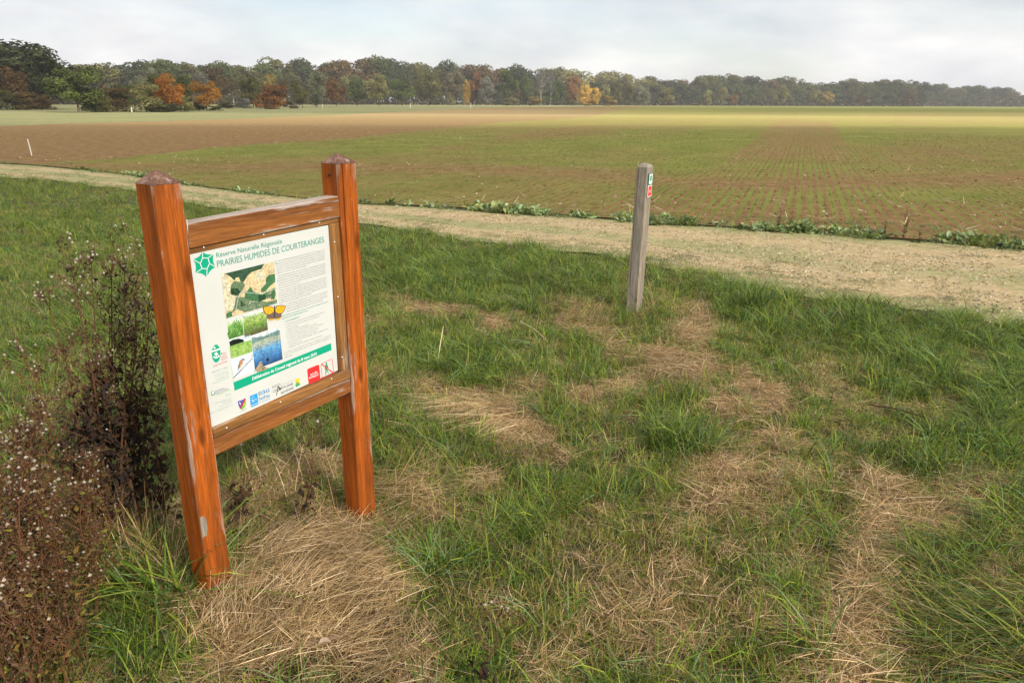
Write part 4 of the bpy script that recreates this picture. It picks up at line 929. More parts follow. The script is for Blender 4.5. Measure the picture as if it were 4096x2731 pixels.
# groove down the wide face
mb = MB(); V = []
for z in np.linspace(.2, 1.165, 12): V.append((-.034 + .002 * math.sin(z * 7), -ms / 2 - .0012, z))
mb.tube(V, [.0009 + .0009 * random.random() for _ in V], 4); link_obj('drying_crack', mb.mesh('drying_crack', M_DARK), mpo)
def plaque(zc, w, h, frame, inner, name, label):
    mb = MB()
    def rr(w_, h_, r_, y, z=zc):
        pts = []
        for sx, sz, a0 in ((1, -1, 270), (1, 1, 0), (-1, 1, 90), (-1, -1, 180)):
            for k in range(3): a = math.radians(a0 + 45 * k); pts.append((y, sx * (w_ / 2 - r_) + r_ * math.cos(a), z + sz * (h_ / 2 - r_) + r_ * math.sin(a)))
        return pts
    x0 = ms / 2 + .001
    a = rr(w, h, .004, x0 + .003); b = rr(w, h, .004, x0); n = len(a)
    mb.add(a + b, [tuple(range(n)), tuple(range(2 * n - 1, n - 1, -1))] + [(i, n + i, n + (i + 1) % n, (i + 1) % n) for i in range(n)], frame)
    k = rr(w * .84, h * .86, .005, x0 + .0036); mb.add(k, [tuple(range(len(k)))], inner)
    o = link_obj('plaque', mb.mesh('plaque', M_PRINT), mpo, loc=(0, -.004, 0), label=label)
    return o, x0
pw_, ph_ = .088, .090
o, x0 = plaque(1.082, pw_, ph_, (.01, .22, .15), WHT, 'plaque', 'white plaque with green border and star emblem')
mb = MB(); pts = []
for i in range(6):
    a = math.radians(90 + 60 * i); pts.append((x0 + .0042, .029 * math.cos(a), 1.087 + .029 * math.sin(a))); a += math.radians(30); pts.append((x0 + .0042, .021 * math.cos(a), 1.087 + .021 * math.sin(a)))
mb.add(pts, [tuple(range(12))], GRN)
hx = [(x0 + .0046, .012 * math.cos(math.radians(60 * i)), 1.087 + .012 * math.sin(math.radians(60 * i))) for i in range(6)]
for i in range(6):
    a, b = np.array(hx[i]), np.array(hx[(i + 1) % 6]); c = np.array([x0 + .0046, 0, 1.087]); mb.add([a, b, c + (b - c) * .84, c + (a - c) * .84], [(0, 1, 2, 3)], WHT)
link_obj('emblem', mb.mesh('emblem', M_PRINT), o)
o, x0 = plaque(.988, pw_, ph_, WHT, (.78, .045, .03), 'plaque', 'red plaque in a white frame reading ACCÈS INTERDIT')
mb = MB()
for s, z in (('ACCÈS', .990), ('INTERDIT', .976)):
    V, Fs = text_geo(s, 2, True); w_ = .05; x_0, x_1 = V[:, 0].min(), V[:, 0].max(); k_ = w_ / (x_1 - x_0) * (.8 if s == 'ACCÈS' else 1)
    mb.add(np.stack([0 * V[:, 0] + x0 + .0044, (V[:, 0] - (x_0 + x_1) / 2) * k_, z + V[:, 1] * .0125], -1), Fs, WHT)
link_obj('lettering', mb.mesh('lettering', M_PRINT), o)

# white stakes far out
M_STAKE = flat_mat('pale_stake', (.60, .56, .48), .8)
for (bx, by), (tx, ty), w_, lb in [((128, 623), (110, 556), .034, 'pale leaning stake at the field edge left of the sign'), ((528, 450), (525, 430), .16, 'short white stake in the pale meadow below the hazel bushes'), ((1290, 427), (1289, 416), .16, 'small white stake in the meadow above the sign\'s right post'),
                        ((1641, 423), (1641, 414), .2, 'tiny white stake at the meadow edge before the dark wood'), ((1883, 420), (1883, 413), .2, 'tiniest white stake farthest right along the meadow edge')]:
    g0 = G(bx, by); D_ = np.linalg.norm(g0)
    if D_ > 220: g0 = g0 / D_ * 220; D_ = 220
    tp = at_dist(tx, ty, D_); mb = MB(); hgt_ = tp[2]; rr_ = w_ / 2
    mb.tube([(0, 0, -.15), ((tp[0] - g0[0]) * .5, (tp[1] - g0[1]) * .5, hgt_ * .5), (tp[0] - g0[0], tp[1] - g0[1], hgt_ * .93), ((tp[0] - g0[0]) * 1.06, (tp[1] - g0[1]) * 1.06, hgt_)], [rr_, rr_, rr_ * .9, rr_ * .3], 6)
    link_obj('stake', mb.mesh('stake', M_STAKE), None, label=lb, cat='stake', group='pale marker stakes along the meadow and field edge', loc=(g0[0], g0[1], .004))

# ------------------------------------------------------------------ DEAD WEEDS
M_STEM = blade_mat('weed_stem', 0, .7, .2, .1); M_WLEAF = blade_mat('weed_leaf', .25, .8, .2, .1); M_FLUFF = blade_mat('seed_fluff', .3, .9, .1, .1)
def octa(mb, p, r, col):
    p = Vector(p); q = [p + Vector(v) * r for v in ((1, 0, 0), (0, 1, 0), (-1, 0, 0), (0, -1, 0), (0, 0, 1.1), (0, 0, -1))]
    mb.add(q, [(0, 1, 4), (1, 2, 4), (2, 3, 4), (3, 0, 4), (1, 0, 5), (2, 1, 5), (3, 2, 5), (0, 3, 5)], col)
def weed_parts(h, rnd, tall=True, bend=(0, 0)):
    st, lf, hd = MB(), MB(), MB()
    red = (.15, .065, .03) if not tall else (.13, .062, .032)
    pts = [Vector((bend[0] * t ** 1.4 + .015 * math.sin(t * 7 + h * 9), bend[1] * t ** 1.4 + .01 * math.cos(t * 6), h * t)) for t in np.linspace(0, 1, 9)]
    st.tube(pts, [.0050 * (1 - .75 * t) * (1 if tall else .75) for t in np.linspace(0, 1, 9)], 5, red)
    def at(t):
        k = min(int(t * 8), 7); return pts[k].lerp(pts[k + 1], t * 8 - k)
    def leaf(p, L, dark):
        a = rnd.uniform(0, 6.28); e = rnd.uniform(-1.3, .1) if dark else rnd.uniform(-.6, .9)
        d = Vector((math.cos(a) * math.cos(e), math.sin(a) * math.cos(e), math.sin(e))); s = d.cross(Vector((rnd.uniform(-1, 1), rnd.uniform(-1, 1), .6))).normalized() * L * rnd.uniform(.12, .3)
        u = d.cross(s).normalized() * L * rnd.uniform(-.25, .25)
        c = rnd.choice([(.040, .028, .020), (.055, .036, .022), (.03, .022, .018), (.09, .05, .025)]) if dark else rnd.choice([(.19, .17, .03), (.11, .115, .03), (.13, .075, .025), (.08, .05, .022), (.055, .036, .020), (.10, .062, .025), (.22, .14, .03), (.15, .10, .04)])
        lf.add([p, p + d * L * .4 - s, p + d * L * .45 + u, p + d * L * .4 + s, p + d * L * .75 - s * .6 + u * 1.4, p + d * L - u], [(0, 1, 2), (0, 2, 3), (1, 4, 2), (2, 4, 5, 3)], c)
    nb = int((34 if tall else 26) * h / (1 if tall else .55))
    for i in range(nb):
        t = rnd.uniform(.12 if tall else .3, 1); p = at(t); a = rnd.uniform(0, 6.28)
        if tall and t < .6:
            for _ in range(6): leaf(p + Vector((rnd.gauss(0, .02), rnd.gauss(0, .02), rnd.gauss(0, .03))), rnd.uniform(.02, .06), True)
        if not tall:
            for _ in range(3): leaf(at(rnd.uniform(.1, .95)) + Vector((rnd.gauss(0, .035), rnd.gauss(0, .035), 0)), rnd.uniform(.010, .032), False)
        if t > .42:
            L = rnd.uniform(.07, .26) * (1.35 - t) * (1 if tall else .75); e = rnd.uniform(.5, 1.1); d = Vector((math.cos(a) * math.cos(e), math.sin(a) * math.cos(e), math.sin(e)))
            q1 = p + d * L * .55; q2 = p + d * L + Vector((0, 0, L * .18)); st.tube([p, q1, q2], [.0016, .0012, .0007], 3, red)
            for j in range(rnd.randint(4, 8)):
                w = q1.lerp(q2, rnd.uniform(-.2, 1.1)); f = w + Vector((rnd.gauss(0, .016), rnd.gauss(0, .016), rnd.uniform(.005, .035)))
                st.tube([w, f], [.0007, .0006], 3, red); 
                if rnd.random() < (.05 + .26 * (t > .8) if tall else .02 + .20 * (t > .85)): octa(hd, f, rnd.uniform(.0035, .007), rnd.choice([(.48, .42, .33), (.38, .31, .23), (.56, .51, .43)]))
                else: octa(hd, f, rnd.uniform(.0028, .0055), rnd.choice([(.13, .075, .045), (.20, .13, .08), (.08, .05, .03)]))
                if rnd.random() < .35: leaf(w, rnd.uniform(.01, .022), tall)
    return st.mesh('stem', M_STEM), lf.mesh('leaves', M_WLEAF), hd.mesh('seed_heads', M_FLUFF)
def weed(meshes, label, loc, rz=0, s=1, group=None, name='dead_weed', cat='weed', rot=None):
    o = link_obj(name, None, label=label, cat=cat, group=group, loc=loc, rot=rot or (0, 0, rz)); o.scale = (s, s, s)
    for me, nm in zip(meshes, ('stem', 'leaves', 'seed_heads')):
        if len(me.polygons): link_obj(nm, me, o, kind='stuff' if nm != 'stem' else None)
    return o
def wtall(i, b, tpx, lab, hmul=1):
    g0 = G(b[0] * K, b[1] * K); D_ = np.linalg.norm(g0); tp = at_dist(tpx[0] * K, tpx[1] * K, D_)
    weed(weed_parts(tp[2] * hmul, random.Random(100 + i), True, (tp[0] - g0[0], tp[1] - g0[1])), lab, (g0[0], g0[1], 0), group='tall dead weeds left of the sign')
TL = [((262, 1215), (268, 552), 'tallest dead brown weed left of the sign, its top highest of the clump'), ((300, 1200), (325, 575), 'tall dead weed just left of the left post with dark hanging leaves'), ((240, 1225), (215, 598), 'tall dead weed with a broad pale seeded top beside the tallest one'),
      ((270, 1245), (165, 588), 'tall dead weed leaning left with the palest cluster of seed heads'), ((322, 1215), (345, 640), 'dead weed whose seed heads touch the left post'), ((295, 1240), (292, 600), 'dark dead weed in the middle of the tall clump'),
      ((245, 1235), (98, 672), 'thin dead weed leaning far left over the grass'), ((345, 1225), (362, 720), 'dead weed standing behind the left post near its middle'), ((240, 1250), (30, 800), 'lowest-leaning dead stem reaching the left edge of the view'), ((375, 1235), (372, 840), 'short dead weed with black curled leaves against the left post'),
      ((255, 1230), (245, 690), 'leafy dead weed hidden low in the middle of the tall clump'), ((310, 1225), (305, 740), 'bushy dead weed with blackened leaves at the foot of the clump'), ((265, 1240), (200, 800), 'half-height brown weed on the left side of the tall clump')]
for i, (b, tpx, lab) in enumerate(TL): wtall(i, b, tpx, lab)
wtall(40, (705, 1215), (722, 985), 'small dark dead weed standing below the board near the right post')
wtall(41, (545, 1240), (560, 1050), 'small dark dead weed standing below the board near the left post')
wtall(42, (1112, 1600), (1138, 1425), 'small dead brown weed with curled pale leaves at the bottom of the grass', 1)
lowm = [weed_parts(.42 + .05 * k, random.Random(200 + k), False, (random.uniform(-.08, .08), random.uniform(-.05, .05))) for k in range(6)]
rl = random.Random(77); n_ = 0
for i in range(84):
    X_ = rl.uniform(-120, 330); Yb = rl.uniform(1290, 1760)
    if X_ > 190 + (Yb - 1290) * -.35 + 120: continue
    g0 = G(X_ * K, Yb * K)
    s_ = rl.uniform(.75, 1.08) * (1 - max(0, X_ - 150) / 600)
    weed(lowm[i % 6], 'one of the low red-brown bushy weeds with white seed tufts filling the lower left corner', (g0[0], g0[1], 0), rl.uniform(0, 6.28), s_, 'low reddish weeds in the lower left corner', 'bushy_weed')

# dark twiggy weeds on the verge
tw = weed_parts(.75, random.Random(301), True)
for (bx, by), ty, lab in [((2075, 552), 478, 'bushy dark dead weed on the verge at the right of the track'), ((2030, 545), 500, 'lower dark twiggy weed left of the bushiest verge weed'), ((1787, 525), 470, 'thin dark dead stalk standing in the verge right of the marker post'), ((2350, 580), 520, 'dark dead weed on the verge at the right edge of the view'), ((2110, 560), 512, 'small dark twiggy weed right of the bushiest verge weed'), ((445, 470), 452, 'small dark seed stalk at the track edge behind the top rail')]:
    g0 = G(bx * K, by * K); tp = at_dist(bx * K, ty * K, np.linalg.norm(g0))
    weed([tw[0], tw[1], tw[2]], lab, (g0[0], g0[1], 0), bx, tp[2] / .75, None, 'verge_weed')

# ------------------------------------------------------------------ GRASS TUSSOCKS standing out from the turf
tus = [variant_ for variant_ in []]
def tussock_mesh(seed, L, n, el, dr, spread, cols=GR + BLUE, w=(.0035, .007)):
    r = np.random.default_rng(seed); V, Fs, C = combine([blades(n, L, w, el, dr, spread, cols, seg=4, r=r), blades(n // 4, (L[0] * .6, L[1] * .8), (.002, .004), (.3, 1.3), (.2, 1.2), spread, DRY + TAWNY, r=r)])
    return mk_mesh('blades', V, Fs, M_GRASS, C)
for i, (bx, by, h_, L, n, el, dr, spr, lab) in enumerate([
    (1725, 715, 0, (.22, .40), 230, (.9, 1.55), (.2, 1.3), .10, 'big upright dark green grass tussock beside the track, right of the marker post'),
    (1980, 745, 0, (.18, .32), 200, (.7, 1.5), (.4, 1.5), .13, 'spreading green grass tussock at the track edge, right of the biggest one'),
    (1870, 740, 0, (.14, .26), 140, (.7, 1.5), (.4, 1.5), .10, 'smaller grass tussock between the two big ones at the track edge'),
    (1525, 1025, 0, (.14, .27), 130, (.8, 1.5), (.2, 1.3), .08, 'dark green spiky grass tuft in the middle of the lawn'),
    (1610, 1030, 0, (.12, .24), 110, (.5, 1.2), (.3, 1.3), .08, 'dark green grass tuft leaning right, just right of the spiky one'),
    (1682, 912, 0, (.05, .10), 90, (.8, 1.5), (.2, 1.2), .035, 'small green tuft standing alone in the dry straw patch'),
    (1385, 868, 0, (.06, .13), 120, (.8, 1.5), (.3, 1.5), .08, 'bright green low tuft left of the straw patch'),
    (1320, 790, 0, (.12, .24), 90, (.8, 1.4), (.2, 1.2), .06, 'green tuft with blades fanning right, below the marker post'),
    (1250, 965, 0, (.14, .30), 70, (.6, 1.3), (.3, 1.2), .06, 'loose green tuft of long blades beside the combed straw'),
    (2130, 1085, 0, (.12, .24), 120, (.8, 1.5), (.3, 1.4), .08, 'dark green tuft right of the straw trail'),
    (1000, 1310, 0, (.12, .24), 110, (.7, 1.4), (.3, 1.3), .07, 'green tuft with broad blades right of the right post'),
    (2100, 910, 0, (.12, .22), 100, (.5, 1.3), (.4, 1.4), .07, 'loose tuft with a dark base at the right of the lawn')]):
    g0 = G(bx * K, by * K)
    o = link_obj('grass_tussock', tussock_mesh(500 + i, L, n, el, dr, spr), None, label=lab, cat='grass tussock', group='tussocks standing out of the turf', loc=(g0[0], g0[1], float(hgt(*g0)) - .01))
# broad arching blades at the foot of the left post
g0 = G(395 * K, 1400 * K)
o = link_obj('grass_tussock', tussock_mesh(601, (.30, .60), 90, (.3, 1.3), (.7, 1.7), .10, GR + BLUE + [(.09, .15, .03)], (.006, .011)), None, label='long broad-bladed grass arching over the ground at the foot of the left post', cat='grass tussock', group='tussocks standing out of the turf', loc=(g0[0], g0[1], .0))
for bx, by, lab, sd in ((600, 1225, 'tall thin dry grass standing between the two posts', 611), (455, 1290, 'dry upright grass in front of the left post\'s foot', 612), (690, 1150, 'tall mixed dry grass beneath the board near the right post', 613), (900, 1120, 'long grass bending right behind the right post\'s foot', 614), (330, 1330, 'dry brown-green grass between the left post and the bushy weeds', 615), (1500, 712, 'tall dry and green grass around the foot of the marker post', 616), (1345, 745, 'long dry grass bending over left of the marker post', 617), (1420, 640, 'loose green and tan grass behind and left of the marker post', 618)):
    g0 = G(bx * K, by * K); r = np.random.default_rng(sd); az = (0, .5) if sd in (614, 617) else None; f9 = .85 if sd in (616, 617) else .6 if sd == 618 else 1
    V, Fs, C = combine([blades(int(130 * f9), (.14 * f9, .40 * f9), (.0015, .0032), (.6, 1.5), (.0, 1.2), .20, DRY + TAWNY + TAWNY, r=r, seg=4, az=az), blades(80, (.12 * f9, .38 * f9), (.002, .0045), (.6, 1.5), (.2, 1.5), .20, GR + GRY, r=r, seg=4, az=az)])
    link_obj('dry_grass_clump', mk_mesh('blades', V, Fs, M_STRAW, C), None, label=lab, cat='grass clump', loc=(g0[0], g0[1], float(hgt(*g0)) - .01))
# single long straws and small things lying about
def stick(name, label, cat, p, q, r0, col, z0=.03, z1=.05, mid=.02):
    a = G(p[0] * K, p[1] * K); b = G(q[0] * K, q[1] * K); mb = MB()
    mb.tube([(0, 0, 0), ((b[0] - a[0]) * .5, (b[1] - a[1]) * .5, (z1 - z0) / 2 + mid), (b[0] - a[0], b[1] - a[1], z1 - z0)], [r0, r0, r0 * .7], 6, col)
    link_obj(name, mb.mesh(name, M_STRAW), None, label=label, cat=cat, loc=(a[0], a[1], z0 + float(hgt(*a))))
stick('straw_stalk', 'single long pale stalk sticking up out of the grass left of centre', 'stalk', (1005, 848), (1020, 815), .003, (.6, .5, .33), .02, .20)
stick('straw_stalk', 'long pale stalk lying slanted in the grass below the straw trail', 'stalk', (1195, 755), (1258, 795), .0035, (.6, .5, .33), .06, .04)
stick('fallen_branch', 'weathered grey-brown branch half buried in the straw at the bottom', 'branch', (600, 1535), (800, 1493), .012, (.17, .11, .07), .0, .03, .01)
stick('fallen_branch', 'thin dark twig lying in the green grass at the right', 'twig', (1990, 948), (2120, 978), .004, (.06, .03, .02), .05, .05, .01)
stick('wood_stub', 'short reddish wooden stub standing in the straw', 'stub', (1516, 915), (1515, 907), .008, (.16, .06, .03), 0, .06, 0)
mb = MB(); g0 = G(735 * K, 1535 * K)
mb.add([(0, 0, 0), (.012, -.007, .010), (.030, -.006, .016), (.040, .007, .004), (.024, .014, .016), (.007, .011, .012), (.018, .004, -.003)], [(0, 1, 6), (1, 2, 6), (2, 3, 6), (3, 4, 6), (4, 5, 6), (5, 0, 6)], (.34, .25, .18))
link_obj('dead_leaf', mb.mesh('dead_leaf', M_STRAW), None, label='curled pale dead leaf on the straw at the bottom', cat='leaf', loc=(g0[0], g0[1], .09))

# ------------------------------------------------------------------ TREES
M_LEAF, t, p, o = new_mat('tree_foliage')
oi = t.nodes.new('ShaderNodeObjectInfo'); col = mixc(t, 1, attr(t), oi.outputs['Color'], 'MULTIPLY')
col = mixc(t, 1, col, ramp(t, noise(t, wpos(t), .35, 4), [(.3, (.72, .72, .75)), (.7, (1.35, 1.3, 1.2))]), 'MULTIPLY')
t.links.new(col, p.inputs['Base Color']); p.inputs['Roughness'].default_value = .8; p.inputs['Specular IOR Level'].default_value = .1
tr = t.nodes.new('ShaderNodeBsdfTranslucent'); t.links.new(col, tr.inputs[0]); ms_ = t.nodes.new('ShaderNodeMixShader'); ms_.inputs[0].default_value = .25
t.links.new(p.outputs[0], ms_.inputs[1]); t.links.new(tr.outputs[0], ms_.inputs[2]); t.links.new(ms_.outputs[0], o.inputs[0])
M_BARK = flat_mat('bark', (.10, .08, .06), .95, 0, .1); M_BIRCH = flat_mat('pale_bark', (.40, .36, .30), .9, 0, .1)
def crown_mesh(seed, kind):
    r = np.random.default_rng(seed); lobes = []
    base, wid, nl = {'oak': (.22, .5, 30), 'round': (.16, .5, 24), 'bush': (.02, .5, 20), 'tall': (.10, .5, 26), 'airy': (.30, .45, 22)}[kind]
    for i in range(nl):
        a = r.uniform(0, 6.283); u = r.uniform(0, 1) ** .6; z = base + (1 - base) * (.06 + .76 * r.uniform(0, 1))
        f = (z - base) / (1 - base)
        prof = {'oak': math.sin(math.pi * min(1, .18 + .80 * f)) ** .55, 'round': math.sin(math.pi * min(1, .16 + .8 * f)) ** .7, 'bush': math.cos(f * math.pi / 2) ** .5, 'tall': math.sin(math.pi * (.12 + .78 * f)) ** .6, 'airy': math.sin(math.pi * (.1 + .78 * f)) ** .8}[kind]
        rad = wid * .78 * prof * u; s = r.uniform(.11, .19) * (1.1 if kind != 'airy' else .8)
        lobes.append((rad * math.cos(a), rad * math.sin(a), z, s))
    lobes = np.array(lobes); n = 5200 if kind != 'airy' else 2400
    li = r.integers(0, len(lobes), n); d = r.normal(0, 1, (n, 3)); d[:, 2] = d[:, 2] * .9 + .25; d /= np.linalg.norm(d, axis=1)[:, None]
    rr = r.uniform(.55, 1.05, n) ** .6
    c = lobes[li, :3] + d * (lobes[li, 3] * rr)[:, None] * np.array([1, 1, .8]); c[:, 2] = np.maximum(c[:, 2], .01); c[:, 2] /= np.percentile(c[:, 2], 99.6)
    s = r.uniform(.012, .030, n) * (1 if kind != 'airy' else .8)
    e1 = r.normal(0, 1, (n, 3)); e1 /= np.linalg.norm(e1, axis=1)[:, None]; nn = d + r.normal(0, .5, (n, 3)); e2 = np.cross(nn, e1); e2 /= np.linalg.norm(e2, axis=1)[:, None]; e1 = np.cross(e2, nn); e1 /= np.linalg.norm(e1, axis=1)[:, None]
    V = np.stack([c - e1 * s[:, None], c - e2 * s[:, None] * .8, c + e1 * s[:, None] * 1.1, c + e2 * s[:, None] * .7], 1).reshape(-1, 3)
    lc = (r.uniform(.75, 1.3, len(lobes))[li] * r.uniform(.75, 1.25, n))[:, None] * (1 + r.normal(0, .05, (n, 3)))
    C = np.repeat(lc, 4, 0); Fs = (np.arange(n)[:, None] * 4 + np.arange(4)).tolist()
    return mk_mesh('crown', V, Fs, M_LEAF, np.clip(C, 0, 2)), lobes
def trunk_mesh(seed, lobes, kind):
    r = random.Random(seed); mb = MB(); top = .8 if kind == 'airy' else .62
    mb.tube([(0, 0, -.02), (.006, 0, .15), (-.004, .005, .35), (.01, 0, top)], [.022, .017, .013, .004], 7)
    for k in r.sample(range(len(lobes)), 9):
        x, y, z, s = lobes[k]; z0 = max(.12, min(z - .15, top - .05)); mb.tube([(0, 0, z0), (x * .5, y * .5, (z0 + z) / 2 + .02), (x, y, z)], [.009, .006, .002], 5)
    return mb.mesh('trunk', M_BIRCH if kind == 'airy' else M_BARK)
TV = {}
for kd, cnt in (('oak', 4), ('round', 3), ('bush', 3), ('tall', 3), ('airy', 2)):
    TV[kd] = []
    for k in range(cnt):
        cme, lb_ = crown_mesh(900 + len(TV) * 10 + k, kd); TV[kd].append((cme, trunk_mesh(k, lb_, kd)))
DKO = (.048, .058, .026); OLV = (.095, .095, .030); GRNT = (.070, .090, .024); BRN = (.105, .072, .026); GBR = (.115, .10, .06); RED = (.15, .075, .024); ORA = (.36, .15, .025); YEL = (.30, .23, .07); PGR = (.17, .18, .11); YGR = (.19, .18, .07); GREY = (.14, .14, .115)
tree_i = 0
def tree(px_, top, w_px, D, col, kind, label, group=None, base_px=None, name='tree', cat='tree'):
    global tree_i
    if base_px is not None:
        g0 = G(px_, base_px); D = np.linalg.norm(g0)
    tp = at_dist(px_, top, D); hh = tp[2]; ww = w_px * D / F * 1.04
    o = link_obj(name, None, label=label, cat=cat, group=group, loc=(tp[0], tp[1], 0), rot=(0, 0, tree_i * 2.399)); o.scale = (ww, ww, hh)
    cme, tme = TV[kind][tree_i % len(TV[kind])]; tree_i += 1
    c = link_obj('crown', cme, o); f = random.uniform(.9, 1.1); c.color = (col[0] * f, col[1] * f, col[2] * f, 1); link_obj('trunk', tme, o)
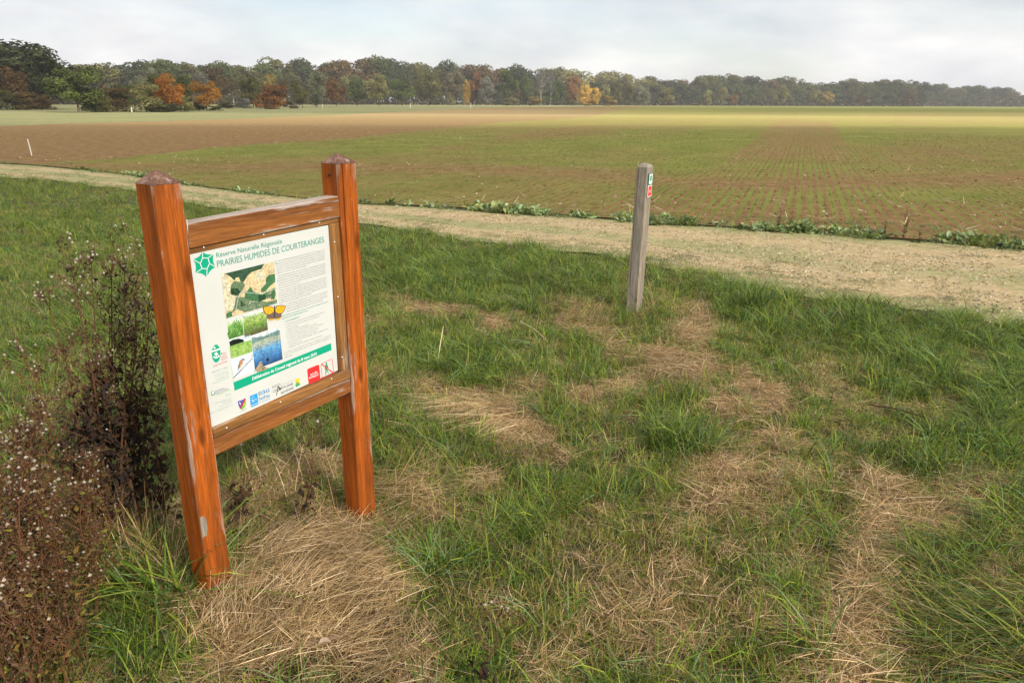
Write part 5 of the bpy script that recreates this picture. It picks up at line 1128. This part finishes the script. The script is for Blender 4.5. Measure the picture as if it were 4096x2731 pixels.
NEAR = [ # centre px, top, width, D or base, colour, kind, label, name
 (70, 172, 330, 175, DKO, 'oak', 'huge dark oak filling the left edge of the view', 'oak_tree'), (-120, 190, 260, 180, DKO, 'oak', 'dark oak cut off by the left edge of the view behind the huge one', 'oak_tree'),
 (165, 230, 170, 172, DKO, 'oak', 'dark oak boughs reaching right beside the huge oak', 'oak_tree'),
 (20, 272, 130, 165, (.10, .062, .024), 'round', 'reddish brown tree in front of the huge dark oak', 'tree'), (15, 360, 90, 160, OLV, 'bush', 'olive bush at the left edge under the oak', 'bush'), (95, 368, 120, 160, BRN, 'bush', 'reddish brown bush under the huge oak', 'bush'), (160, 380, 100, 160, BRN, 'bush', 'brown bush between the huge oak and the green chestnut', 'bush'), (-60, 372, 110, 160, BRN, 'bush', 'brown bush cut off by the left edge', 'bush'),
 (285, 269, 190, 125, GRNT, 'round', 'round yellow-green chestnut tree standing in the meadow at the left', 'chestnut_tree'), (355, 385, 80, 128, GRNT, 'bush', 'low green bush at the right foot of the green chestnut', 'bush'),
 (440, 350, 150, 135, BRN, 'bush', 'brown hedge bush between the chestnut and the willow', 'bush'), (495, 338, 90, 140, GRNT, 'round', 'dark green small tree left of the grey-green willow', 'tree'), (400, 375, 90, 130, OLV, 'bush', 'olive hedge bush right of the green chestnut', 'bush'),
 (572, 336, 130, 130, YGR, 'bush', 'pale olive willow bush left of the orange maple', 'bush'), (640, 300, 170, 150, OLV, 'round', 'olive tree behind the orange maple', 'tree'), (672, 298, 118, 135, ORA, 'round', 'bright orange maple, the largest orange tree', 'maple_tree'), (722, 305, 80, 150, GRNT, 'round', 'dark green tree behind the right side of the orange maple', 'tree'),
 (670, 418, 130, 130, GRNT, 'bush', 'green bush under the orange maple', 'bush'), (745, 385, 60, 133, YGR, 'bush', 'yellow-green bush between the two orange trees', 'bush'), (620, 415, 110, 128, OLV, 'bush', 'olive bush left below the orange maple', 'bush'),
 (815, 326, 104, 145, (.34, .17, .03), 'round', 'small orange and green tree with a visible trunk', 'tree'), (790, 410, 70, 150, DKO, 'bush', 'dark bush behind the small orange tree\'s trunk', 'bush'), (860, 425, 60, 150, GRNT, 'bush', 'low green bush right of the small orange tree', 'bush'),
 (925, 312, 90, 200, GBR, 'airy', 'bare grey-brown tree right of the small orange tree', 'bare_tree'), (905, 410, 80, 190, OLV, 'bush', 'olive bush under the bare grey-brown tree', 'bush'), (1003, 308, 100, 210, OLV, 'round', 'olive round tree left of the yellow treetop', 'tree'), (1075, 298, 62, 220, YEL, 'round', 'small pale yellow treetop above the red bush', 'tree'),
 (1133, 308, 80, 215, GBR, 'airy', 'grey-pink bare tree above the red bush', 'bare_tree'), (1090, 341, 145, 180, (.20, .095, .03), 'bush', 'red and green round bush right of centre left', 'bush'), (1160, 405, 60, 190, GBR, 'bush', 'grey-brown bush right of the red bush', 'bush'), (970, 395, 80, 195, GREY, 'bush', 'grey bush below the olive round tree', 'bush'),
 (1258, 290, 90, 240, PGR, 'tall', 'tall pale green willow above the sign\'s right post', 'willow_tree'), (1205, 355, 60, 220, OLV, 'round', 'dark olive tree left of the tall pale willow', 'tree'), (1340, 318, 85, 300, RED, 'round', 'red-brown tree right of the tall pale willow', 'tree'),
 (1180, 320, 60, 260, OLV, 'round', 'olive tree between the grey-pink tree and the pale willow', 'tree'), (600, 275, 80, 260, PGR, 'tall', 'pale grey-green poplar top rising behind the orange maple', 'poplar_tree'), (790, 295, 80, 260, GREY, 'tall', 'grey-green poplar behind the small orange tree', 'poplar_tree'), (545, 305, 60, 250, PGR, 'round', 'pale grey-green crown left behind the orange maple', 'tree'), (860, 270, 90, 300, BRN, 'round', 'brown crown behind the bare grey-brown tree', 'tree'),
 (1422, 313, 80, 340, GRNT, 'round', 'green tree left of the yellowish round tree', 'tree'), (1512, 298, 84, 330, YGR, 'round', 'yellowish round-topped tree in front of the dark wood', 'tree'), (1606, 318, 104, 380, GRNT, 'round', 'green round tree right of the yellowish one', 'tree'), (1708, 285, 104, 400, OLV, 'oak', 'big olive-brown tree at the wood\'s edge right of the sign', 'tree'), (1805, 288, 100, 420, GBR, 'oak', 'grey-brown tree left of the golden narrow tree', 'tree'), (1866, 324, 30, 400, (.32, .20, .04), 'tall', 'narrow golden tree in the wood\'s edge', 'tree'), (1902, 292, 62, 430, RED, 'round', 'reddish crown right of the narrow golden tree', 'tree'),
 (1942, 312, 66, 420, GREY, 'tall', 'grey-green tree right of the reddish crown', 'tree'), (2035, 283, 84, 440, GRNT, 'oak', 'green tree with orange edges left of the bare birches', 'tree'), (2105, 310, 56, 450, GRNT, 'tall', 'dark narrow tree just left of the bare birches', 'tree'), (2165, 278, 66, 470, GREY, 'airy', 'left one of the bare grey birches', 'birch_tree'), (2205, 282, 60, 480, GREY, 'airy', 'right one of the bare grey birches', 'birch_tree'), (2238, 320, 60, 470, GRNT, 'round', 'dark green tree right of the bare birches', 'tree'), (2290, 305, 58, 480, (.22, .12, .045), 'tall', 'orange-brown tree left of the bright yellow trees', 'tree'),
 (2345, 342, 52, 470, (.50, .33, .06), 'tall', 'brightest yellow tree catching the sun at the wood\'s edge', 'tree'), (2382, 352, 40, 470, (.52, .33, .05), 'tall', 'second bright yellow tree, right of the brightest', 'tree'), (2415, 340, 56, 480, YGR, 'round', 'yellow-green tree right of the bright yellow trees', 'tree'), (2465, 335, 60, 490, OLV, 'round', 'olive tree at the wood\'s edge above the marker post', 'tree'), (2515, 345, 50, 500, OLV, 'tall', 'olive narrow tree right above the marker post', 'tree'),  # autumn yellows brightened to carry a patch of sunlight
 (2318, 318, 44, 500, (.30, .22, .06), 'round', 'tan sunlit tree rising behind the brightest yellow tree', 'tree'), (2365, 398, 60, 460, (.40, .26, .05), 'bush', 'sunlit golden bush at the foot of the bright yellow trees', 'bush'), (2440, 385, 70, 465, (.26, .19, .05), 'bush', 'sunlit tan bush right of the golden one at the wood foot', 'bush'), (2140, 388, 70, 445, (.24, .18, .05), 'bush', 'tan sunlit bush at the feet of the bare birches', 'bush'),  # sunlight put into these tan and golden leaf colours
 (2575, 350, 56, 510, PGR, 'tall', 'pale green birch right of the marker post\'s top', 'tree'), (2290, 400, 60, 465, YGR, 'bush', 'yellow-green bush below the orange-brown tree', 'bush'), (2050, 392, 80, 435, YGR, 'bush', 'yellowish bush under the green tree with orange edges', 'bush'),
 (2665, 350, 80, 520, YGR, 'round', 'yellowish broad tree at the wood\'s edge right of the marker', 'tree'), (2835, 362, 40, 560, YGR, 'tall', 'left of two slim yellow-green birches at the wood\'s edge', 'birch_tree'), (2895, 350, 40, 570, YGR, 'tall', 'right of two slim yellow-green birches at the wood\'s edge', 'birch_tree'), (2938, 378, 32, 570, (.22, .13, .04), 'round', 'small orange round tree at the wood\'s edge', 'tree'), (3130, 340, 60, 600, YGR, 'round', 'olive-yellow tree in the dark wood right of the orange one', 'tree'), (3310, 368, 56, 640, YEL, 'round', 'yellow tree at the wood\'s edge in the right part', 'tree'), (3265, 358, 46, 640, YGR, 'round', 'yellow-green tree beside the right-hand yellow tree', 'tree'), (3450, 372, 40, 660, BRN, 'round', 'brown tree at the wood\'s edge right of the yellow tree', 'tree'), (3640, 362, 50, 720, BRN, 'round', 'brown tree near the step in the wood\'s skyline', 'tree')]
for q in NEAR:
    tree(q[0], q[1], q[2], q[3], q[4], q[5], q[6], None, None, q[7], 'bush' if q[7] == 'bush' else 'tree')
SKY_T = [(-500, 250), (300, 265), (357, 275), (430, 262), (518, 254), (655, 256), (714, 270), (798, 250), (893, 252), (928, 262), (1131, 246), (1208, 250), (1250, 255), (1300, 244), (1400, 246), (1450, 250), (1526, 229), (1580, 238), (1645, 248), (1750, 254), (1895, 258), (1984, 268), (2133, 276), (2312, 288), (2490, 304), (2693, 314), (2823, 306), (2981, 310), (3109, 314), (3172, 322), (3236, 326), (3350, 335), (3408, 320), (3586, 322), (3681, 334), (3720, 347), (3872, 350), (4000, 361), (4088, 368), (4300, 372), (4700, 380)]
DK = [(-500, 330), (350, 380), (1300, 450), (2300, 590), (3000, 720), (3695, 830), (3705, 1000), (4100, 1080), (4700, 1200)]
SEC = [(-600, 520, 'left of the sign'), (520, 1430, 'above the sign board'), (1430, 2500, 'between sign and marker'), (2500, 3300, 'right of marker'), (3300, 5000, 'near right edge')]
ORD = ['first', 'second', 'third', 'fourth', 'fifth', 'sixth', 'seventh', 'eighth', 'ninth', 'tenth', 'eleventh', 'twelfth', 'thirteenth', 'fourteenth', 'fifteenth', 'sixteenth', 'seventeenth', 'eighteenth', 'nineteenth', 'twentieth', 'twenty-first', 'twenty-second', 'twenty-third', 'twenty-fourth', 'twenty-fifth', 'twenty-sixth']
rl = random.Random(17); cnts = {}
CN = {DKO: 'dark green', OLV: 'olive', BRN: 'brown', GBR: 'grey-brown', GRNT: 'green', YGR: 'yellowish', RED: 'reddish', GREY: 'grey-green', ORA: 'orange', YEL: 'yellow'}
def ordlabel(px_, col, where):
    s = [c for a, b, c in SEC if a <= px_ < b][0]; k = (s, col, where); cnts[k] = cnts.get(k, 0) + 1
    return '%s %s tree from left %s, %s' % (ORD[cnts[k] - 1], CN[col], where, s)
x_ = -420.0
while x_ < 4600:
    D = np.interp(x_, *zip(*DK)); w_ = 26 * F / D * rl.uniform(.32, .52) * 1.6; w_ = max(34, min(120, w_))
    topv = np.interp(x_, *zip(*SKY_T)) + rl.uniform(-13, 12)
    col = rl.choice([DKO, DKO, DKO, OLV, OLV, GRNT, GRNT, BRN]) if x_ < 2230 or x_ > 2560 else rl.choice([OLV, YGR, YGR])  # yellower crowns where the sun patch is put into leaf colour
    tree(x_, topv, w_ * 1.5, D * rl.uniform(.98, 1.03), col, 'oak', ordlabel(x_, col, 'on skyline'), 'tall trees making the skyline of the wood', None, 'oak_tree')
    x_ += w_ * rl.uniform(.55, .8)
x_ = 1290.0
while x_ < 4600:
    D = np.interp(x_, *zip(*DK)) * .955; w_ = max(30, 60 * 450 / D) * rl.uniform(.8, 1.2)
    hz = 408 + (x_ - 2048) * .0051; tps = np.interp(x_, *zip(*SKY_T)); topv = tps + (hz - tps) * rl.uniform(.22, .58)
    col = rl.choice([OLV, OLV, GRNT, DKO, DKO, BRN, GRNT, YGR] if x_ < 2700 else [DKO, OLV, GRNT, OLV, DKO, GRNT])
    tree(x_, topv, w_ * 1.6, D, col, rl.choice(['round', 'tall', 'round', 'bush']), ordlabel(x_, col, 'at wood foot'), 'mixed smaller trees along the foot of the wood', None, 'tree')
    x_ += w_ * rl.uniform(.6, .9)
# undergrowth that closes the foot of the wood
ug = bpy.data.objects.new('undergrowth_leafage', TV['bush'][0][0]); ug.color = (.06, .062, .032, 1)
V = []; Fs = []; C = []; r = np.random.default_rng(5)
n = 44000; pxs = np.concatenate([r.uniform(-500, 4700, 26000), r.uniform(-500, 1500, 18000)]); Dn = np.interp(pxs, *zip(*DK)) * r.uniform(.93, 1.02, n)
hh = np.abs(r.normal(0, 1, n)) * 2.9 * (Dn / 500) ** .3 + .2; hh[26000:] *= 1.7
dx = np.array([ray(p_, 408)[:2] / np.linalg.norm(ray(p_, 408)[:2]) for p_ in pxs]); c = np.stack([dx[:, 0] * Dn, dx[:, 1] * Dn, hh], -1)
s = r.uniform(.35, .8, n) * Dn / 500; e1 = r.normal(0, 1, (n, 3)); e1 /= np.linalg.norm(e1, axis=1)[:, None]; e2 = np.cross(e1, r.normal(0, 1, (n, 3))); e2 /= np.linalg.norm(e2, axis=1)[:, None]
V = np.stack([c - e1 * s[:, None], c - e2 * s[:, None], c + e1 * s[:, None], c + e2 * s[:, None]], 1).reshape(-1, 3)
pal = np.array([(.045, .048, .025), (.07, .06, .03), (.055, .07, .025), (.12, .085, .035)]); C = np.repeat(pal[r.integers(0, 4, n)] * r.uniform(.7, 1.3, (n, 1)), 4, 0)
link_obj('undergrowth', mk_mesh('undergrowth', V, (np.arange(n)[:, None] * 4 + np.arange(4)).tolist(), M_LEAF, C), kind='stuff', label='dark undergrowth closing the foot of the wood')

# ------------------------------------------------------------------ CLOUDS added out of view to shade the land
M_CLOUD, t, p, o = new_mat('shade_cloud')
df = t.nodes.new('ShaderNodeBsdfTranslucent'); df.inputs[0].default_value = (.9, .9, .9, 1); tp_ = t.nodes.new('ShaderNodeBsdfTransparent'); ms_ = t.nodes.new('ShaderNodeMixShader')
cn = noise(t, mapping(t, coord(t), (1, 1, 1)), .02, 4); t.links.new(ramp(t, cn, [(.3, .15), (.7, .38)]), ms_.inputs[0]); t.links.new(tp_.outputs[0], ms_.inputs[1]); t.links.new(df.outputs[0], ms_.inputs[2]); t.links.new(ms_.outputs[0], o.inputs[0])
CZ = 230.0
off = np.array([SUN_DIR.x, SUN_DIR.y]) / SUN_DIR.z * CZ
def shade_cloud(x0, x1, y0, y1, label, seed, z=CZ):  # outline worked back along the sun from the ground to be shaded
    r = random.Random(seed); cx, cy = (x0 + x1) / 2 + off[0], (y0 + y1) / 2 + off[1]; ax, ay = (x1 - x0) / 2, (y1 - y0) / 2
    V = []; Fs = []; nu, nv = 64, 9
    for j in range(nv):
        ph = math.pi * (j + .5) / nv - math.pi / 2
        for i in range(nu):
            a = 2 * math.pi * i / nu; ca, sa = math.cos(a), math.sin(a); k_ = 1 / max(abs(ca), abs(sa)) ** .75
            cc_ = math.cos(ph) ** .35; wob = 1 + .04 * math.sin(5 * a + seed) + .025 * math.sin(11 * a + seed * 2)
            V.append((ax * ca * k_ * cc_ * wob, ay * sa * k_ * cc_ * (1 + (wob - 1) * .6), 14 * math.sin(ph) * (1 + .3 * math.sin(3 * a)) ))
    for j in range(nv - 1):
        for i in range(nu): Fs.append((j * nu + i, j * nu + (i + 1) % nu, (j + 1) * nu + (i + 1) % nu, (j + 1) * nu + i))
    Fs.append(tuple(range(nu))[::-1]); Fs.append(tuple((nv - 1) * nu + i for i in range(nu)))
    link_obj('shade_cloud', mk_mesh('shade_cloud', V, Fs, M_CLOUD, smooth=True), None, label=label, cat='shade_cloud', group='low grey clouds out of view, added to shade the land', loc=(cx, cy, z))
#CLOUDS
shade_cloud(-420, 330, -260, 60, 'low cloudbank out of view, added to shade the sign, track and near field', 3)
shade_cloud(-420, 700, 122, 330, 'low cloudbank out of view, added to shade the far end of the field', 5)
hz_ = bpy.data.materials.new('air_haze'); hz_.use_nodes = True; t = hz_.node_tree; t.nodes.clear(); o = t.nodes.new('ShaderNodeOutputMaterial'); pv = t.nodes.new('ShaderNodeVolumePrincipled')
pv.inputs['Color'].default_value = (.93, .93, .95, 1); pv.inputs['Density'].default_value = .00025; t.links.new(pv.outputs[0], o.inputs['Volume'])
V = [(x, y, z) for z in (-1.6, 45) for x, y in ((-3900, -60), (3900, -60), (3900, 5900), (-3900, 5900))]
link_obj('haze', mk_mesh('haze', V, [(3, 2, 1, 0), (4, 5, 6, 7), (0, 1, 5, 4), (1, 2, 6, 5), (2, 3, 7, 6), (3, 0, 4, 7)], hz_), kind='stuff', label='thin pale autumn haze over the fields')
